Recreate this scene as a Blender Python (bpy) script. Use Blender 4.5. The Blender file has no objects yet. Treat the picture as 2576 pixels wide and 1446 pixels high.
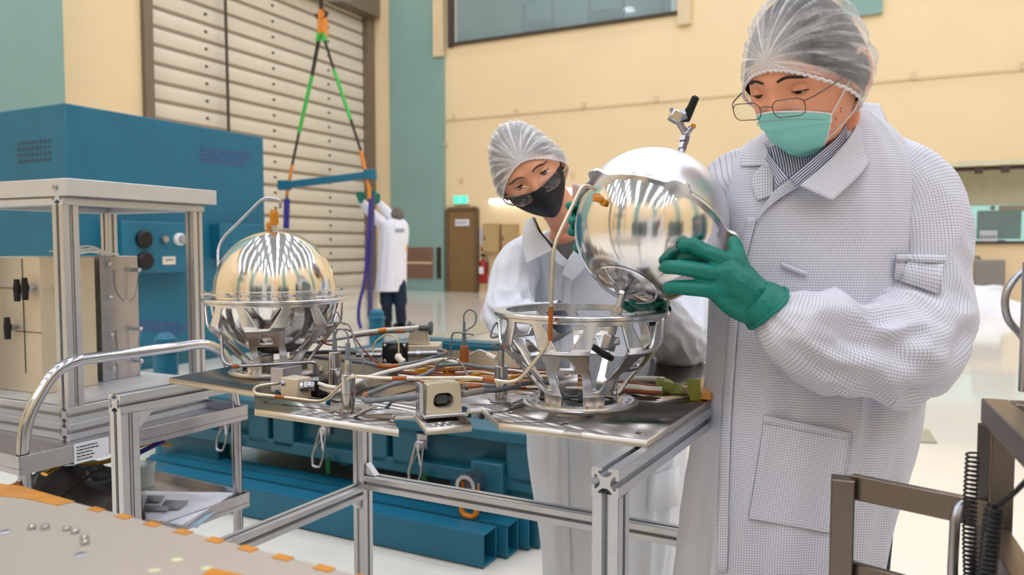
import bpy, bmesh, math, random
from math import sin, cos, pi, sqrt, atan2, radians, exp
from mathutils import Vector, Matrix, noise
from mathutils.bvhtree import BVHTree
random.seed(7)
V = Vector
scene = bpy.context.scene

# ------------------------------------------------------------ camera
H = 1.22
FPX = 1893.0
PITCH = radians(3.11)
cam_data = bpy.data.cameras.new('camera')
cam_data.sensor_width = 36.0
cam_data.lens = FPX / 2576 * 36
cam_data.clip_start = 0.02
cam_data.clip_end = 200
cam_data.dof.use_dof = True
cam_data.dof.focus_distance = 1.40
cam_data.dof.aperture_fstop = 4.6
cam = bpy.data.objects.new('camera', cam_data)
scene.collection.objects.link(cam)
cam.location = (0, 0, H)
cam.rotation_euler = (radians(90) - PITCH, 0, 0)
scene.camera = cam

# ------------------------------------------------------------ world, exposure
world = bpy.data.worlds.new('world')
scene.world = world
world.use_nodes = True
world.node_tree.nodes['Background'].inputs[0].default_value = (0.9, 0.93, 1.0, 1)
world.node_tree.nodes['Background'].inputs[1].default_value = 0.3
scene.view_settings.view_transform = 'Standard'
scene.view_settings.look = 'None'
scene.view_settings.gamma = 1.0
scene.view_settings.use_curve_mapping = False
scene.view_settings.exposure = 0.0
LAMP_POWER = 118.0          # emission strength of the hall's ceiling lamps

# ------------------------------------------------------------ projection helpers (measure the photograph into metres)
_C, _S = cos(PITCH), sin(PITCH)
def ray(px, py):
    u = (px - 1288) / FPX; v = (723 - py) / FPX
    return V((u, _C + v * _S, -_S + v * _C))
def at(px, py, Y):
    d = ray(px, py)
    return V((0, 0, H)) + d * (Y / d.y)
def on(px, py, z):
    d = ray(px, py)
    return V((0, 0, H)) + d * ((z - H) / d.z)

# hall frame: u runs along the far wall to the right, v comes back towards the viewer, w is up
CN = V((-3.97, 21.63, 0))
UD = V((0.8926, -0.4509, 0)); VD = V((-0.4509, -0.8926, 0)); ZD = V((0, 0, 1))
def R(u, v, z=0.0):
    return CN + UD * u + VD * v + ZD * z
def w1(px):
    k = (px - 1288) / FPX
    return (-3.97 - 21.63 * k) / (.4509 - .8926 * k)
def w2(px):
    k = (px - 1288) / FPX
    return (21.63 * k + 3.97) / (.8926 + .4509 * k)
# table frame
TA = V((0.503, 0.864, 0)); TB = V((-0.864, 0.503, 0))

# ------------------------------------------------------------ materials
def lin(c):
    return tuple(((x / 255) / 12.92 if x / 255 <= .04045 else ((x / 255 + .055) / 1.055) ** 2.4) for x in c) + (1,)
MATS = {}
def mat(name, col, rough=.5, metal=0.0, var=.06, vscale=6.0, bump=0.0, bscale=40.0, coat=0.0, alpha=1.0, trans=0.0, ior=1.45, stretch=None, sub=0.0, rvar=0.0, spec=.5):
    m = bpy.data.materials.new(name); m.use_nodes = True
    nt = m.node_tree; b = nt.nodes['Principled BSDF']
    b.inputs['Roughness'].default_value = rough
    b.inputs['Metallic'].default_value = metal
    b.inputs['Coat Weight'].default_value = coat
    b.inputs['Alpha'].default_value = alpha
    b.inputs['Transmission Weight'].default_value = trans
    b.inputs['IOR'].default_value = ior
    b.inputs['Specular IOR Level'].default_value = spec
    if sub: 
        b.inputs['Subsurface Weight'].default_value = sub
        b.inputs['Subsurface Radius'].default_value = (.01, .004, .002)
        b.inputs['Subsurface Scale'].default_value = 1.0
    tc = nt.nodes.new('ShaderNodeTexCoord')
    mp = nt.nodes.new('ShaderNodeMapping')
    nt.links.new(tc.outputs['Object'], mp.inputs[0])
    if stretch: mp.inputs['Scale'].default_value = stretch
    n = nt.nodes.new('ShaderNodeTexNoise'); n.inputs['Scale'].default_value = vscale; n.inputs['Detail'].default_value = 4
    nt.links.new(mp.outputs[0], n.inputs['Vector'])
    r = nt.nodes.new('ShaderNodeValToRGB')
    c = lin(col)
    r.color_ramp.elements[0].position = .3; r.color_ramp.elements[1].position = .7
    r.color_ramp.elements[0].color = tuple(max(0, x * (1 - var)) for x in c[:3]) + (1,)
    r.color_ramp.elements[1].color = tuple(min(1, x * (1 + var)) for x in c[:3]) + (1,)
    nt.links.new(n.outputs[0], r.inputs[0]); nt.links.new(r.outputs[0], b.inputs['Base Color'])
    if rvar:
        mr = nt.nodes.new('ShaderNodeMapRange')
        mr.inputs['To Min'].default_value = max(0, rough - rvar); mr.inputs['To Max'].default_value = rough + rvar
        nt.links.new(n.outputs[0], mr.inputs['Value']); nt.links.new(mr.outputs[0], b.inputs['Roughness'])
    if bump:
        n2 = nt.nodes.new('ShaderNodeTexNoise'); n2.inputs['Scale'].default_value = bscale; n2.inputs['Detail'].default_value = 5
        nt.links.new(mp.outputs[0], n2.inputs['Vector'])
        bp = nt.nodes.new('ShaderNodeBump'); bp.inputs['Strength'].default_value = bump; bp.inputs['Distance'].default_value = .01
        nt.links.new(n2.outputs[0], bp.inputs['Height']); nt.links.new(bp.outputs[0], b.inputs['Normal'])
    MATS[name] = m
    return m
def emis(name, col, strength):
    m = bpy.data.materials.new(name); m.use_nodes = True
    b = m.node_tree.nodes['Principled BSDF']
    b.inputs['Base Color'].default_value = lin(col)
    b.inputs['Emission Color'].default_value = lin(col)
    b.inputs['Emission Strength'].default_value = strength
    return m

M = {}
M['cream'] = mat('cream_wall', (238, 212, 168), .45, var=.03, vscale=.6)
M['cream_trim'] = mat('cream_trim', (220, 196, 158), .5, var=.03)
M['teal_wall'] = mat('teal_wall', (132, 164, 156), .3, var=.06, vscale=.5, bump=.12, bscale=1.2)
M['floor'] = mat('floor_paint', (235, 229, 217), .12, var=.02, vscale=.5, coat=.3, bump=.02, bscale=2)
M['floor_strip'] = mat('floor_strip', (168, 160, 138), .5)
M['ceiling'] = mat('ceiling_paint', (158, 168, 174), .8)
M['shutter'] = mat('shutter_panel', (220, 208, 188), .45, var=.04, vscale=1.0)
M['dark_line'] = mat('dark_rubber', (72, 60, 52), .7)
M['shutter_frame'] = mat('shutter_guide', (128, 112, 94), .5, metal=.3)
M['blue'] = mat('blue_paint', (24, 104, 132), .42, var=.07, vscale=2.5, bump=.05, bscale=10)
M['blue2'] = mat('blue_dolly_paint', (26, 92, 112), .38, var=.08, vscale=4, bump=.05, bscale=12)
M['blue_ink'] = mat('violet_ink', (74, 92, 146), .6)
M['brown_door'] = mat('brown_door', (128, 98, 60), .5, var=.08, stretch=(3, 3, .3))
M['grille'] = mat('vent_grille', (150, 116, 96), .5)
M['steel'] = mat('brushed_stainless', (178, 178, 186), .3, metal=1, var=.08, vscale=14, rvar=.08)
M['steel_pol'] = mat('polished_stainless', (200, 200, 206), .14, metal=1, var=.05, vscale=10)
M['alu'] = mat('extruded_aluminium', (200, 202, 208), .34, metal=.85, var=.03, vscale=20)
M['alu_white'] = mat('anodised_aluminium', (210, 212, 216), .42, metal=.55, var=.03, vscale=20)
M['alu_mach'] = mat('machined_aluminium', (230, 230, 235), .24, metal=1, var=.04, vscale=8, rvar=.05)
M['plate'] = mat('aluminium_plate', (128, 122, 116), .2, metal=1, var=.05, vscale=3, rvar=.05, bump=.01, bscale=6)
M['plate_edge'] = mat('aluminium_plate_edge', (202, 196, 188), .35, metal=.9, var=.03)
M['cream_alu'] = mat('chromate_aluminium', (216, 202, 178), .4, metal=.45, var=.03)
M['tank_pol'] = mat('polished_tank', (238, 236, 236), .125, metal=1, var=.02, vscale=3)
_nt = M['tank_pol'].node_tree; _tn = _nt.nodes.new('ShaderNodeTangent'); _tn.direction_type = 'UV_MAP'; _tn.uv_map = 'UVMap'
_nt.nodes['Principled BSDF'].inputs['Anisotropic'].default_value = .93; _nt.nodes['Principled BSDF'].inputs['Anisotropic Rotation'].default_value = .25
_nt.links.new(_tn.outputs[0], _nt.nodes['Principled BSDF'].inputs['Tangent'])
M['tank_mat'] = mat('satin_tank', (230, 230, 232), .38, metal=1, var=.03, vscale=2, stretch=(1, 1, 8))
M['kapton'] = mat('amber_tape', (200, 128, 24), .25, var=.2, vscale=30, coat=.4)
M['kapton2'] = mat('orange_brown_tape', (160, 86, 30), .4, var=.15, vscale=40)
M['black'] = mat('black_plastic', (16, 16, 18), .4, var=.1)
M['black_rub'] = mat('black_rubber', (24, 22, 26), .5, var=.1)
M['grey_cable'] = mat('grey_cable', (112, 118, 124), .5, var=.1, vscale=40)
M['dkgrey'] = mat('dark_grey_sleeve', (86, 88, 92), .5, var=.1, vscale=40)
M['white_cable'] = mat('white_cable_wrap', (232, 224, 212), .6, var=.05, vscale=80, bump=.2, bscale=200)
M['brown_wire'] = mat('brown_wire', (134, 66, 34), .45, var=.2, vscale=60)
M['gold_wire'] = mat('gold_wire', (200, 158, 84), .4, var=.2, vscale=60)
M['paper'] = mat('paper', (226, 228, 238), .7, var=.03, vscale=12)
M['print'] = mat('grey_print', (150, 152, 160), .7)
M['panel_face'] = mat('sandy_panel_face', (176, 166, 154), .36, metal=.25, var=.04, vscale=3)
M['orange'] = mat('orange_rubber', (232, 138, 30), .45, var=.08)
M['green_dark'] = mat('dark_green', (14, 88, 44), .5)
M['green'] = mat('green_sling', (68, 182, 78), .6, var=.1)
M['sling_black'] = mat('black_sling', (52, 48, 42), .7)
M['sling_orange'] = mat('orange_sling', (226, 138, 52), .6)
M['purple'] = mat('violet_sling', (62, 50, 142), .6, var=.12)
M['glove'] = mat('teal_nitrile', (2, 120, 108), .42, var=.12, vscale=18, bump=.55, bscale=38)
M['skin'] = mat('skin', (236, 164, 130), .48, var=.06, vscale=30, sub=.15)
M['skin_w'] = mat('skin_warm', (238, 170, 136), .48, var=.05, vscale=30, sub=.15)
M['brow'] = mat('brow_hair', (52, 34, 26), .8)
M['hair'] = mat('dark_hair', (40, 34, 34), .6, var=.3, vscale=60)
M['hair_grey'] = mat('grey_hair', (112, 104, 98), .8, var=.2, vscale=60)
M['eye'] = mat('eye_white', (206, 188, 178), .15)
M['iris'] = mat('dark_iris', (38, 22, 16), .12)
M['lip'] = mat('lip', (190, 110, 96), .5)
M['mask_blue'] = mat('mint_mask', (146, 220, 212), .75, var=.04, vscale=12, bump=.15, bscale=300)
M['mask_black'] = mat('black_mask', (30, 26, 36), .75, var=.15, vscale=8)
M['white_cloth'] = mat('white_cloth', (236, 234, 236), .8, var=.02)
M['shirt_grey'] = mat('grey_shirt', (104, 98, 98), .85)
M['navy'] = mat('navy_denim', (22, 36, 56), .85, var=.15)
M['glass_rim'] = mat('gunmetal_rim', (96, 84, 74), .25, metal=1)
M['gold_rim'] = mat('gold_rim', (220, 180, 140), .25, metal=1)
M['green_wrap'] = mat('green_film', (142, 150, 58), .22, var=.12, vscale=20, coat=.4, alpha=.8, bump=.3, bscale=40)
M['blue_bolt'] = mat('blue_bolt', (52, 96, 134), .3, metal=.8)
M['wood_orange'] = mat('orange_corner_strip', (226, 156, 84), .5)
M['red'] = mat('red_paint', (150, 30, 30), .35)
M['grey_plastic'] = mat('grey_plastic', (140, 132, 128), .5)
M['clear'] = mat('clear_plastic', (222, 230, 226), .12, alpha=.35, var=.02)
M['bag'] = mat('white_poly_bag', (240, 240, 246), .45, var=.03, bump=.3, bscale=6)
M['cream_part'] = mat('cream_plastic', (232, 222, 202), .4)
M['white_glossy'] = mat('white_gloss', (240, 238, 234), .3)
M['foil'] = mat('gold_foil', (208, 160, 60), .25, metal=.9, bump=.6, bscale=30)
M['cover_dark'] = mat('dark_poly_cover', (62, 60, 62), .35, var=.25, vscale=5, bump=.3, bscale=12)
M['office_teal'] = mat('window_room_teal', (112, 132, 130), .5, var=.05, vscale=.5)
M['glass'] = mat('window_glass', (200, 225, 225), .05, alpha=.22, var=.0)
M['lens'] = bpy.data.materials.new('lens_glass'); M['lens'].use_nodes = True
_nt = M['lens'].node_tree; _nt.nodes.remove(_nt.nodes['Principled BSDF']); _o = _nt.nodes['Material Output']
_a = _nt.nodes.new('ShaderNodeBsdfTransparent'); _g = _nt.nodes.new('ShaderNodeBsdfGlossy'); _g.inputs['Roughness'].default_value = .02
_x = _nt.nodes.new('ShaderNodeMixShader'); _x.inputs[0].default_value = .05
_nt.links.new(_a.outputs[0], _x.inputs[1]); _nt.links.new(_g.outputs[0], _x.inputs[2]); _nt.links.new(_x.outputs[0], _o.inputs['Surface'])
M['lamp'] = emis('ceiling_lamp', (230, 235, 248), LAMP_POWER)
M['exit_green'] = emis('exit_sign_face', (70, 205, 178), 1.0)
M['tube_lamp'] = emis('tube_lamp', (235, 244, 255), 5.0)
M['office_wall_glow'] = emis('office_glow', (176, 226, 220), 1.0)  # self-lit wall colour standing in for the office's lighting
M['screen'] = mat('monitor_back', (98, 112, 112), .4)

# ------------------------------------------------------------ object helpers
def world_loc(o):
    p = V((0, 0, 0))
    while o is not None:
        p += o.location; o = o.parent
    return p
def tag(o, label=None, cat=None, group=None, kind=None):
    if label: o['label'] = label
    if cat: o['category'] = cat
    if group: o['group'] = group
    if kind: o['kind'] = kind
    return o
def thing(name, label, cat, loc=(0, 0, 0), group=None):
    o = bpy.data.objects.new(name, None); o.empty_display_size = .05
    scene.collection.objects.link(o); o.location = loc
    return tag(o, label, cat, group)
def kids(o): return [c for c in bpy.data.objects if c.parent == o]
def copy_tree(o, parent=None):
    c = o.copy(); scene.collection.objects.link(c); c.parent = parent
    for ch in kids(o): copy_tree(ch, c)
    return c
def rotm(d, up=V((0, 0, 1))):
    z = V(d).normalized(); up = V(up)
    if abs(z.dot(up)) > .999: up = V((0, 1, 0)) if abs(z.y) < .9 else V((1, 0, 0))
    x = up.cross(z).normalized(); y = z.cross(x)
    return x, y, z
def smooth_path(pts, n=6):
    pts = [V(p) for p in pts]
    if len(pts) < 3: return pts
    out = []
    P = [pts[0] * 2 - pts[1]] + pts + [pts[-1] * 2 - pts[-2]]
    for i in range(1, len(P) - 2):
        a, b, c, d = P[i - 1:i + 3]
        for k in range(n):
            t = k / n
            out.append(.5 * ((2 * b) + (c - a) * t + (2 * a - 5 * b + 4 * c - d) * t * t + (3 * b - a - 3 * c + d) * t ** 3))
    out.append(pts[-1]); return out
def bend_path(pts, r, n=5):
    """straight runs joined by round bends (bent pipe)"""
    pts = [V(p) for p in pts]; out = [pts[0]]
    for i in range(1, len(pts) - 1):
        a, b, c = pts[i - 1:i + 2]
        d1 = (a - b); d2 = (c - b); rr = min(r, d1.length * .45, d2.length * .45)
        p1 = b + d1.normalized() * rr; p2 = b + d2.normalized() * rr
        for k in range(n + 1):
            t = k / n
            out.append(p1 * (1 - t) ** 2 + b * 2 * t * (1 - t) + p2 * t * t)
    out.append(pts[-1]); return out
class MB:
    def __init__(s): s.v = []; s.f = []; s.uv = {}; s.fm = []
    def add(s, vs, fs, mi=0):
        k = len(s.v); s.v += [V(p) for p in vs]
        for f in fs: s.f.append(tuple(i + k for i in f)); s.fm.append(mi)
        return s
    def box(s, c, size, ax=None, mi=0):
        x, y, z = ax if ax else (V((1, 0, 0)), V((0, 1, 0)), V((0, 0, 1)))
        c = V(c); a, b, d = size[0] / 2, size[1] / 2, size[2] / 2
        vs = [c + x * (a * i) + y * (b * j) + z * (d * k) for k in (-1, 1) for j in (-1, 1) for i in (-1, 1)]
        return s.add(vs, [(0, 2, 3, 1), (4, 5, 7, 6), (0, 1, 5, 4), (2, 6, 7, 3), (0, 4, 6, 2), (1, 3, 7, 5)], mi)
    def beam(s, p0, p1, w, h, up=(0, 0, 1), mi=0):
        p0, p1 = V(p0), V(p1); x, y, z = rotm(p1 - p0, up)
        return s.box((p0 + p1) / 2, (w, h, (p1 - p0).length), (x, y, z), mi)
    def rbox(s, c, size, r, ax=None, seg=3, mi=0):
        """box with rounded upright edges"""
        x, y, z = ax if ax else (V((1, 0, 0)), V((0, 1, 0)), V((0, 0, 1)))
        poly = rrect(size[0], size[1], r, seg); c = V(c)
        return s.prism([c + x * p[0] + y * p[1] - z * size[2] / 2 for p in poly], z * size[2], mi)
    def prism(s, poly, ext, mi=0):
        n = len(poly); ext = V(ext); poly = [V(p) for p in poly]
        nrm = V((0, 0, 0))
        for i in range(n): nrm += poly[i].cross(poly[(i + 1) % n])
        if nrm.dot(ext) < 0: poly = poly[::-1]
        vs = poly + [p + ext for p in poly]
        fs = [tuple(range(n))[::-1], tuple(range(n, 2 * n))] + [(i, (i + 1) % n, (i + 1) % n + n, i + n) for i in range(n)]
        return s.add(vs, fs, mi)
    def tube(s, path, r, n=10, cap=True, mi=0, flat=1.0):
        path = [V(p) for p in path]; m = len(path); rs = r if isinstance(r, (list, tuple)) else [r] * m
        t0 = (path[1] - path[0]).normalized(); x, y, _ = rotm(t0)
        vs = []
        for i, p in enumerate(path):
            t = (path[min(i + 1, m - 1)] - path[max(i - 1, 0)]).normalized()
            x = (x - t * x.dot(t)).normalized(); y = t.cross(x)
            for k in range(n):
                a = 2 * pi * k / n
                vs.append(p + x * (cos(a) * rs[i]) + y * (sin(a) * rs[i] * flat))
        fs = [(i * n + k, i * n + (k + 1) % n, (i + 1) * n + (k + 1) % n, (i + 1) * n + k) for i in range(m - 1) for k in range(n)]
        if cap: fs += [tuple(range(n))[::-1], tuple(range((m - 1) * n, m * n))]
        return s.add(vs, fs, mi)
    def cyl(s, p0, p1, r0, r1=None, n=20, mi=0):
        return s.tube([p0, p1], [r0, r0 if r1 is None else r1], n, mi=mi)
    def lathe(s, c, axis, prof, n=32, mi=0, closed=False):
        """prof: list of (radius, height along axis)"""
        c = V(c); x, y, z = rotm(axis); vs = []; m = len(prof)
        for (r, h) in prof:
            for k in range(n):
                a = 2 * pi * k / n
                vs.append(c + z * h + x * (cos(a) * r) + y * (sin(a) * r))
        fs = [(i * n + k, i * n + (k + 1) % n, (i + 1) * n + (k + 1) % n, (i + 1) * n + k) for i in range(m - 1) for k in range(n)]
        if closed: fs += [((m - 1) * n + k, (m - 1) * n + (k + 1) % n, (k + 1) % n, k) for k in range(n)]
        return s.add(vs, fs, mi)
    def hexn(s, p0, p1, r, mi=0): return s.tube([p0, p1], [r, r], 6, mi=mi)
    def ell(s, c, rx, ry, rz, ax=None, nu=16, nv=10, mi=0):
        x, y, z = ax if ax else (V((1, 0, 0)), V((0, 1, 0)), V((0, 0, 1))); c = V(c)
        vs = [c - z * rz]
        for j in range(1, nv):
            b = -pi / 2 + pi * j / nv
            for i in range(nu):
                a = 2 * pi * i / nu
                vs.append(c + x * (rx * cos(a) * cos(b)) + y * (ry * sin(a) * cos(b)) + z * (rz * sin(b)))
        vs.append(c + z * rz); fs = []
        for i in range(nu):
            fs.append((0, 1 + (i + 1) % nu, 1 + i))
            for j in range(nv - 2):
                k = 1 + j * nu
                fs.append((k + i, k + (i + 1) % nu, k + nu + (i + 1) % nu, k + nu + i))
            k = 1 + (nv - 2) * nu
            fs.append((k + i, k + (i + 1) % nu, len(vs) - 1))
        return s.add(vs, fs, mi)
    def grid(s, rows, mi=0, uvs=None, closed=False):
        """rows of equal length; uvs same shape"""
        n = len(rows[0]); k0 = len(s.v); f0 = len(s.f)
        vs = [p for r in rows for p in r]; fs = []
        for i in range(len(rows) - 1):
            for k in range(n if closed else n - 1):
                fs.append((i * n + k, i * n + (k + 1) % n, (i + 1) * n + (k + 1) % n, (i + 1) * n + k))
        s.add(vs, fs, mi)
        if uvs:
            m = 0
            for i in range(len(rows) - 1):
                for k in range(n if closed else n - 1):
                    u = uvs[i]; w = uvs[i + 1]; k1 = k + 1
                    s.uv[f0 + m] = (u[k], u[k1], w[k1], w[k]); m += 1
        return s
    def build(s, name, mats, parent=None, angle=35, loc=None, bevel=0, solid=0, sub=0, wn=False):
        me = bpy.data.meshes.new(name)
        if parent is not None:
            o0 = world_loc(parent)
            base = V((0, 0, 0))
        else:
            if loc is None:
                xs = [p.x for p in s.v]; ys = [p.y for p in s.v]; zs = [p.z for p in s.v]
                loc = V(((min(xs) + max(xs)) / 2, (min(ys) + max(ys)) / 2, min(zs)))
            o0 = V(loc)
        me.from_pydata([p - o0 for p in s.v], [], s.f)
        if not isinstance(mats, (list, tuple)): mats = [mats]
        for m in mats: me.materials.append(m)
        for p, mi in zip(me.polygons, s.fm): p.material_index = mi
        if s.uv:
            l = me.uv_layers.new(name='UVMap')
            for fi, q in s.uv.items():
                p = me.polygons[fi]
                for li, c in zip(p.loop_indices, q): l.data[li].uv = c
        me.update()
        for p in me.polygons: p.use_smooth = True
        if angle is not None: me.set_sharp_from_angle(angle=radians(angle))
        o = bpy.data.objects.new(name, me); scene.collection.objects.link(o)
        if parent is not None: o.parent = parent
        else: o.location = o0
        if solid:
            md = o.modifiers.new('thickness', 'SOLIDIFY'); md.thickness = solid; md.offset = 0
        if bevel:
            md = o.modifiers.new('bevel', 'BEVEL'); md.width = bevel; md.segments = 2; md.limit_method = 'ANGLE'; md.angle_limit = radians(40)
        if sub:
            md = o.modifiers.new('sub', 'SUBSURF'); md.levels = sub; md.render_levels = sub
        return o
def rrect(w, h, r, seg=4):
    out = []
    for (cx, cy, a0) in ((w / 2 - r, h / 2 - r, 0), (-w / 2 + r, h / 2 - r, 90), (-w / 2 + r, -h / 2 + r, 180), (w / 2 - r, -h / 2 + r, 270)):
        for k in range(seg + 1):
            a = radians(a0 + 90 * k / seg); out.append((cx + r * cos(a), cy + r * sin(a)))
    return out
_side = [(.5, -.47), (.5, -.12), (.39, -.12), (.39, -.25), (.33, -.25), (.2, -.1), (.2, .1), (.33, .25), (.39, .25), (.39, .12), (.5, .12), (.5, .47), (.47, .5)]
def slot_poly(n_w=1):
    out = []
    for k in range(4):
        a = pi / 2 * k
        out += [(p[0] * cos(a) - p[1] * sin(a), p[0] * sin(a) + p[1] * cos(a)) for p in _side]
    return out
def profile(mb, p0, p1, w, up=(0, 0, 1), mi=0):
    """aluminium T-slot extrusion of width w from p0 to p1"""
    p0, p1 = V(p0), V(p1); x, y, z = rotm(p1 - p0, up)
    return mb.prism([p0 + x * (q[0] * w) + y * (q[1] * w) for q in slot_poly()], p1 - p0, mi)
def struct(name, mb, m, **k):
    o = mb.build(name, m, **k); o['kind'] = 'structure'; return o
AX_R = (UD, -VD, ZD)

# ------------------------------------------------------------ hall lamps (real fixtures on the ceiling)
CEIL = 13.0
lamp_proto = None
for iu in range(8):
    for iv in range(10):
        u = 1.8 + iu * 3.2; v = 1.6 + iv * 3.2
        p = R(u, v, CEIL - .5)
        if lamp_proto is None:
            lamp_proto = thing('ceiling_lamp', 'rectangular white lamp hanging under the hall ceiling', 'lamp', p, 'ceiling lamps of the hall')
            MB().box(p + V((0, 0, .09)), (.48, .48, .14), AX_R).build('lamp_housing', M['alu_white'], lamp_proto)
            MB().box(p + V((0, 0, 0)), (.38, .38, .03), AX_R).build('lamp_diffuser', M['lamp'], lamp_proto)
            b = MB(); b.cyl(p + ZD * .16, p + ZD * .5, .012, n=6); b.build('hanger_rod', M['alu_white'], lamp_proto)
        else:
            c = copy_tree(lamp_proto); c.location = p

# ------------------------------------------------------------ hall shell
UW, VW = 26.0, 32.0
b = MB(); b.box(R(UW / 2, VW / 2, -.1), (UW + 1, VW + 1, .2), AX_R)
struct('floor', b, M['floor'])
b = MB(); b.box(R(UW / 2, VW / 2, CEIL + .1), (UW + 1, VW + 1, .2), AX_R)
struct('ceiling', b, M['ceiling'])
# wall with the roller shutter (u = 0)
v_sh1, v_sh0 = w1(925), w1(386)          # near the corner / near the viewer
SH_TOP = 7.6
b = MB()
b.box(R(-.1, (v_sh0 + VW) / 2, CEIL / 2), (.2, VW - v_sh0, CEIL), AX_R)
b.box(R(-.1, v_sh1 / 2, CEIL / 2), (.2, v_sh1, CEIL), AX_R)
b.box(R(-.1, (v_sh0 + v_sh1) / 2, (CEIL + SH_TOP) / 2), (.2, v_sh0 - v_sh1, CEIL - SH_TOP), AX_R)
struct('wall_left', b, M['cream'])
# far wall (v = 0) with two window openings
uwa, uwb = w2(1138), w2(1712); wz0, wz1 = 6.60, 9.6
uoa, uob = w2(2330), w2(2576) + 6; oz0, oz1 = 1.28, 2.80
b = MB()
def wpiece(u0, u1, z0, z1): b.box(R((u0 + u1) / 2, -.15, (z0 + z1) / 2), (u1 - u0, .3, z1 - z0), AX_R)
wpiece(0, uwa, 0, CEIL); wpiece(uwa, uwb, 0, wz0); wpiece(uwa, uwb, wz1, CEIL)
wpiece(uwb, uoa, 0, CEIL); wpiece(uoa, uob, 0, oz0); wpiece(uoa, uob, oz1, CEIL); wpiece(uob, UW, 0, CEIL)
struct('wall_far', b, M['cream'])
b = MB(); b.box(R(UW + .1, VW / 2, CEIL / 2), (.2, VW, CEIL), AX_R); struct('wall_right', b, M['cream'])
b = MB(); b.box(R(UW / 2, VW + .1, CEIL / 2), (UW, .2, CEIL), AX_R); struct('wall_back', b, M['cream'])
# teal pilasters on the walls that the tanks mirror
b = MB()
for u in (4, 12, 20): b.box(R(u, VW - .15, CEIL / 2), (1.8, .3, CEIL), AX_R)
for v in (8, 16, 24): b.box(R(UW - .15, v, CEIL / 2), (.3, 1.8, CEIL), AX_R)
struct('trim_1', b, M['teal_wall'])
# teal pilaster at far left (close to the viewer along the shutter wall)
vl = w1(178)
pl = at(178, 600, 1.0); kx = (178 - 1288) / FPX
b = MB(); dpt = .8
# its far edge is seen at px 178
def vv_for(px, u):
    k = (px - 1288) / FPX
    c = CN + UD * u
    return (c.x - k * c.y) / (-(VD.x) + k * VD.y)
v0 = vv_for(178, dpt)
b.box(R(dpt / 2, v0 + 3.0, CEIL / 2), (dpt, 6.0, CEIL), AX_R)
struct('trim_2', b, M['teal_wall'])
# teal column beside the shutter, with vents
uc0, uc1 = w2(990), w2(1122)
b = MB(); b.box(R((uc0 + uc1) / 2, .06, CEIL / 2), (uc1 - uc0, .12, CEIL), AX_R); struct('trim_3', b, M['teal_wall'])
b = MB(); b.box(R((w2(2105) + w2(2203)) / 2, .05, 9.5), (w2(2203) - w2(2105), .1, 7.0), AX_R); struct('trim_4', b, M['teal_wall'])
b = MB(); b.box(R(w2(1700) + .15, .06, 8.0), (.30, .12, 3.4), AX_R); b.box(R(w2(1110) + .05, .16, 8.6), (.3, .1, 4.6), AX_R); struct('trim_5', b, M['cream_trim'])
# baseboard at the far wall, bead between panels with fixing studs
b = MB(); b.box(R((uc1 + UW) / 2, .02, .05), (UW - uc1, .03, .1), AX_R); struct('baseboard_far', b, M['cream_trim'])
b = MB()
zs = 4.62
b.box(R((uc1 + UW) / 2, .015, zs), (UW - uc1, .03, .05), AX_R)
for px in (1144, 1300, 1467, 1648, 2285, 2558): b.box(R(w2(px), .04, zs + .06), (.09, .05, .14), AX_R)
for px, z in ((1122, 4.0), (1122, 1.75), (1160, 3.0), (1438, 3.0)): b.box(R(w2(px) + .03, .02, z), (.12, .05, .12), AX_R)
struct('trim_6', b, M['cream_trim'])
# floor duct strip and floor hatch
b = MB()
p0, p1 = on(1075, 862, 0.004), on(1260, 812, 0.004)
d = (p1 - p0).normalized(); n = V((-d.y, d.x, 0)) * .28
p0 -= d * 1; p1 += d * 6
b.prism([p0 - n, p1 - n, p1 + n, p0 + n], (0, 0, .008)); struct('trim_7', b, M['floor_strip'])
b = MB()
b.prism([on(2240, 1110, .002), on(2358, 1115, .002), on(2336, 1082, .002), on(2225, 1078, .002)], (0, 0, .006)); 
struct('trim_8', b, M['floor_strip'])
# window 1: control-room window high in the far wall
b = MB()
zc = (wz0 + wz1) / 2; uc = (uwa + uwb) / 2
for u in (uwa, uwb): b.box(R(u, .02, zc), (.14, .12, wz1 - wz0 + .14), AX_R)
for z in (wz0, wz1): b.box(R(uc, .02, z), (uwb - uwa, .12, .07), AX_R)
struct('window_1', b, M['dark_line'])
b = MB(); b.box(R(uc, -.05, zc), (uwb - uwa, .02, wz1 - wz0), AX_R); o = struct('window_2', b, M['glass'])
# benches, monitor arms and a white cabinet behind the control-room glass
def gal(name, lb, cat, parts):
    t = None
    for nm, x0, x1, z0, z1, th_, m in parts:
        u0_, u1_ = w2(x0), w2(x1)
        if t is None: t = thing(name, lb, cat, R((u0_ + u1_) / 2, -.37, wz0 + .06))
        q = MB(); q.box(R((u0_ + u1_) / 2, -.37, (z0 + z1) / 2), (max(.09, u1_ - u0_), th_, z1 - z0), AX_R); q.build(nm, m, t)
gal('control_desk', 'dark desk with two upright arms in the high window, leftmost', 'desk', [('desk_body', 1302, 1372, wz0 + .06, wz0 + .44, .1, M['black']), ('upright_arm', 1300, 1304, wz0, wz0 + .95, .05, M['black']), ('upright_arm', 1372, 1376, wz0, wz0 + .95, .05, M['black'])])
gal('control_desk', 'dark desk with two upright arms in the middle of the high window', 'desk', [('desk_body', 1466, 1548, wz0 + .06, wz0 + .44, .1, M['black']), ('upright_arm', 1464, 1468, wz0, wz0 + .95, .05, M['black']), ('upright_arm', 1548, 1552, wz0, wz0 + .95, .05, M['black'])])
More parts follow.
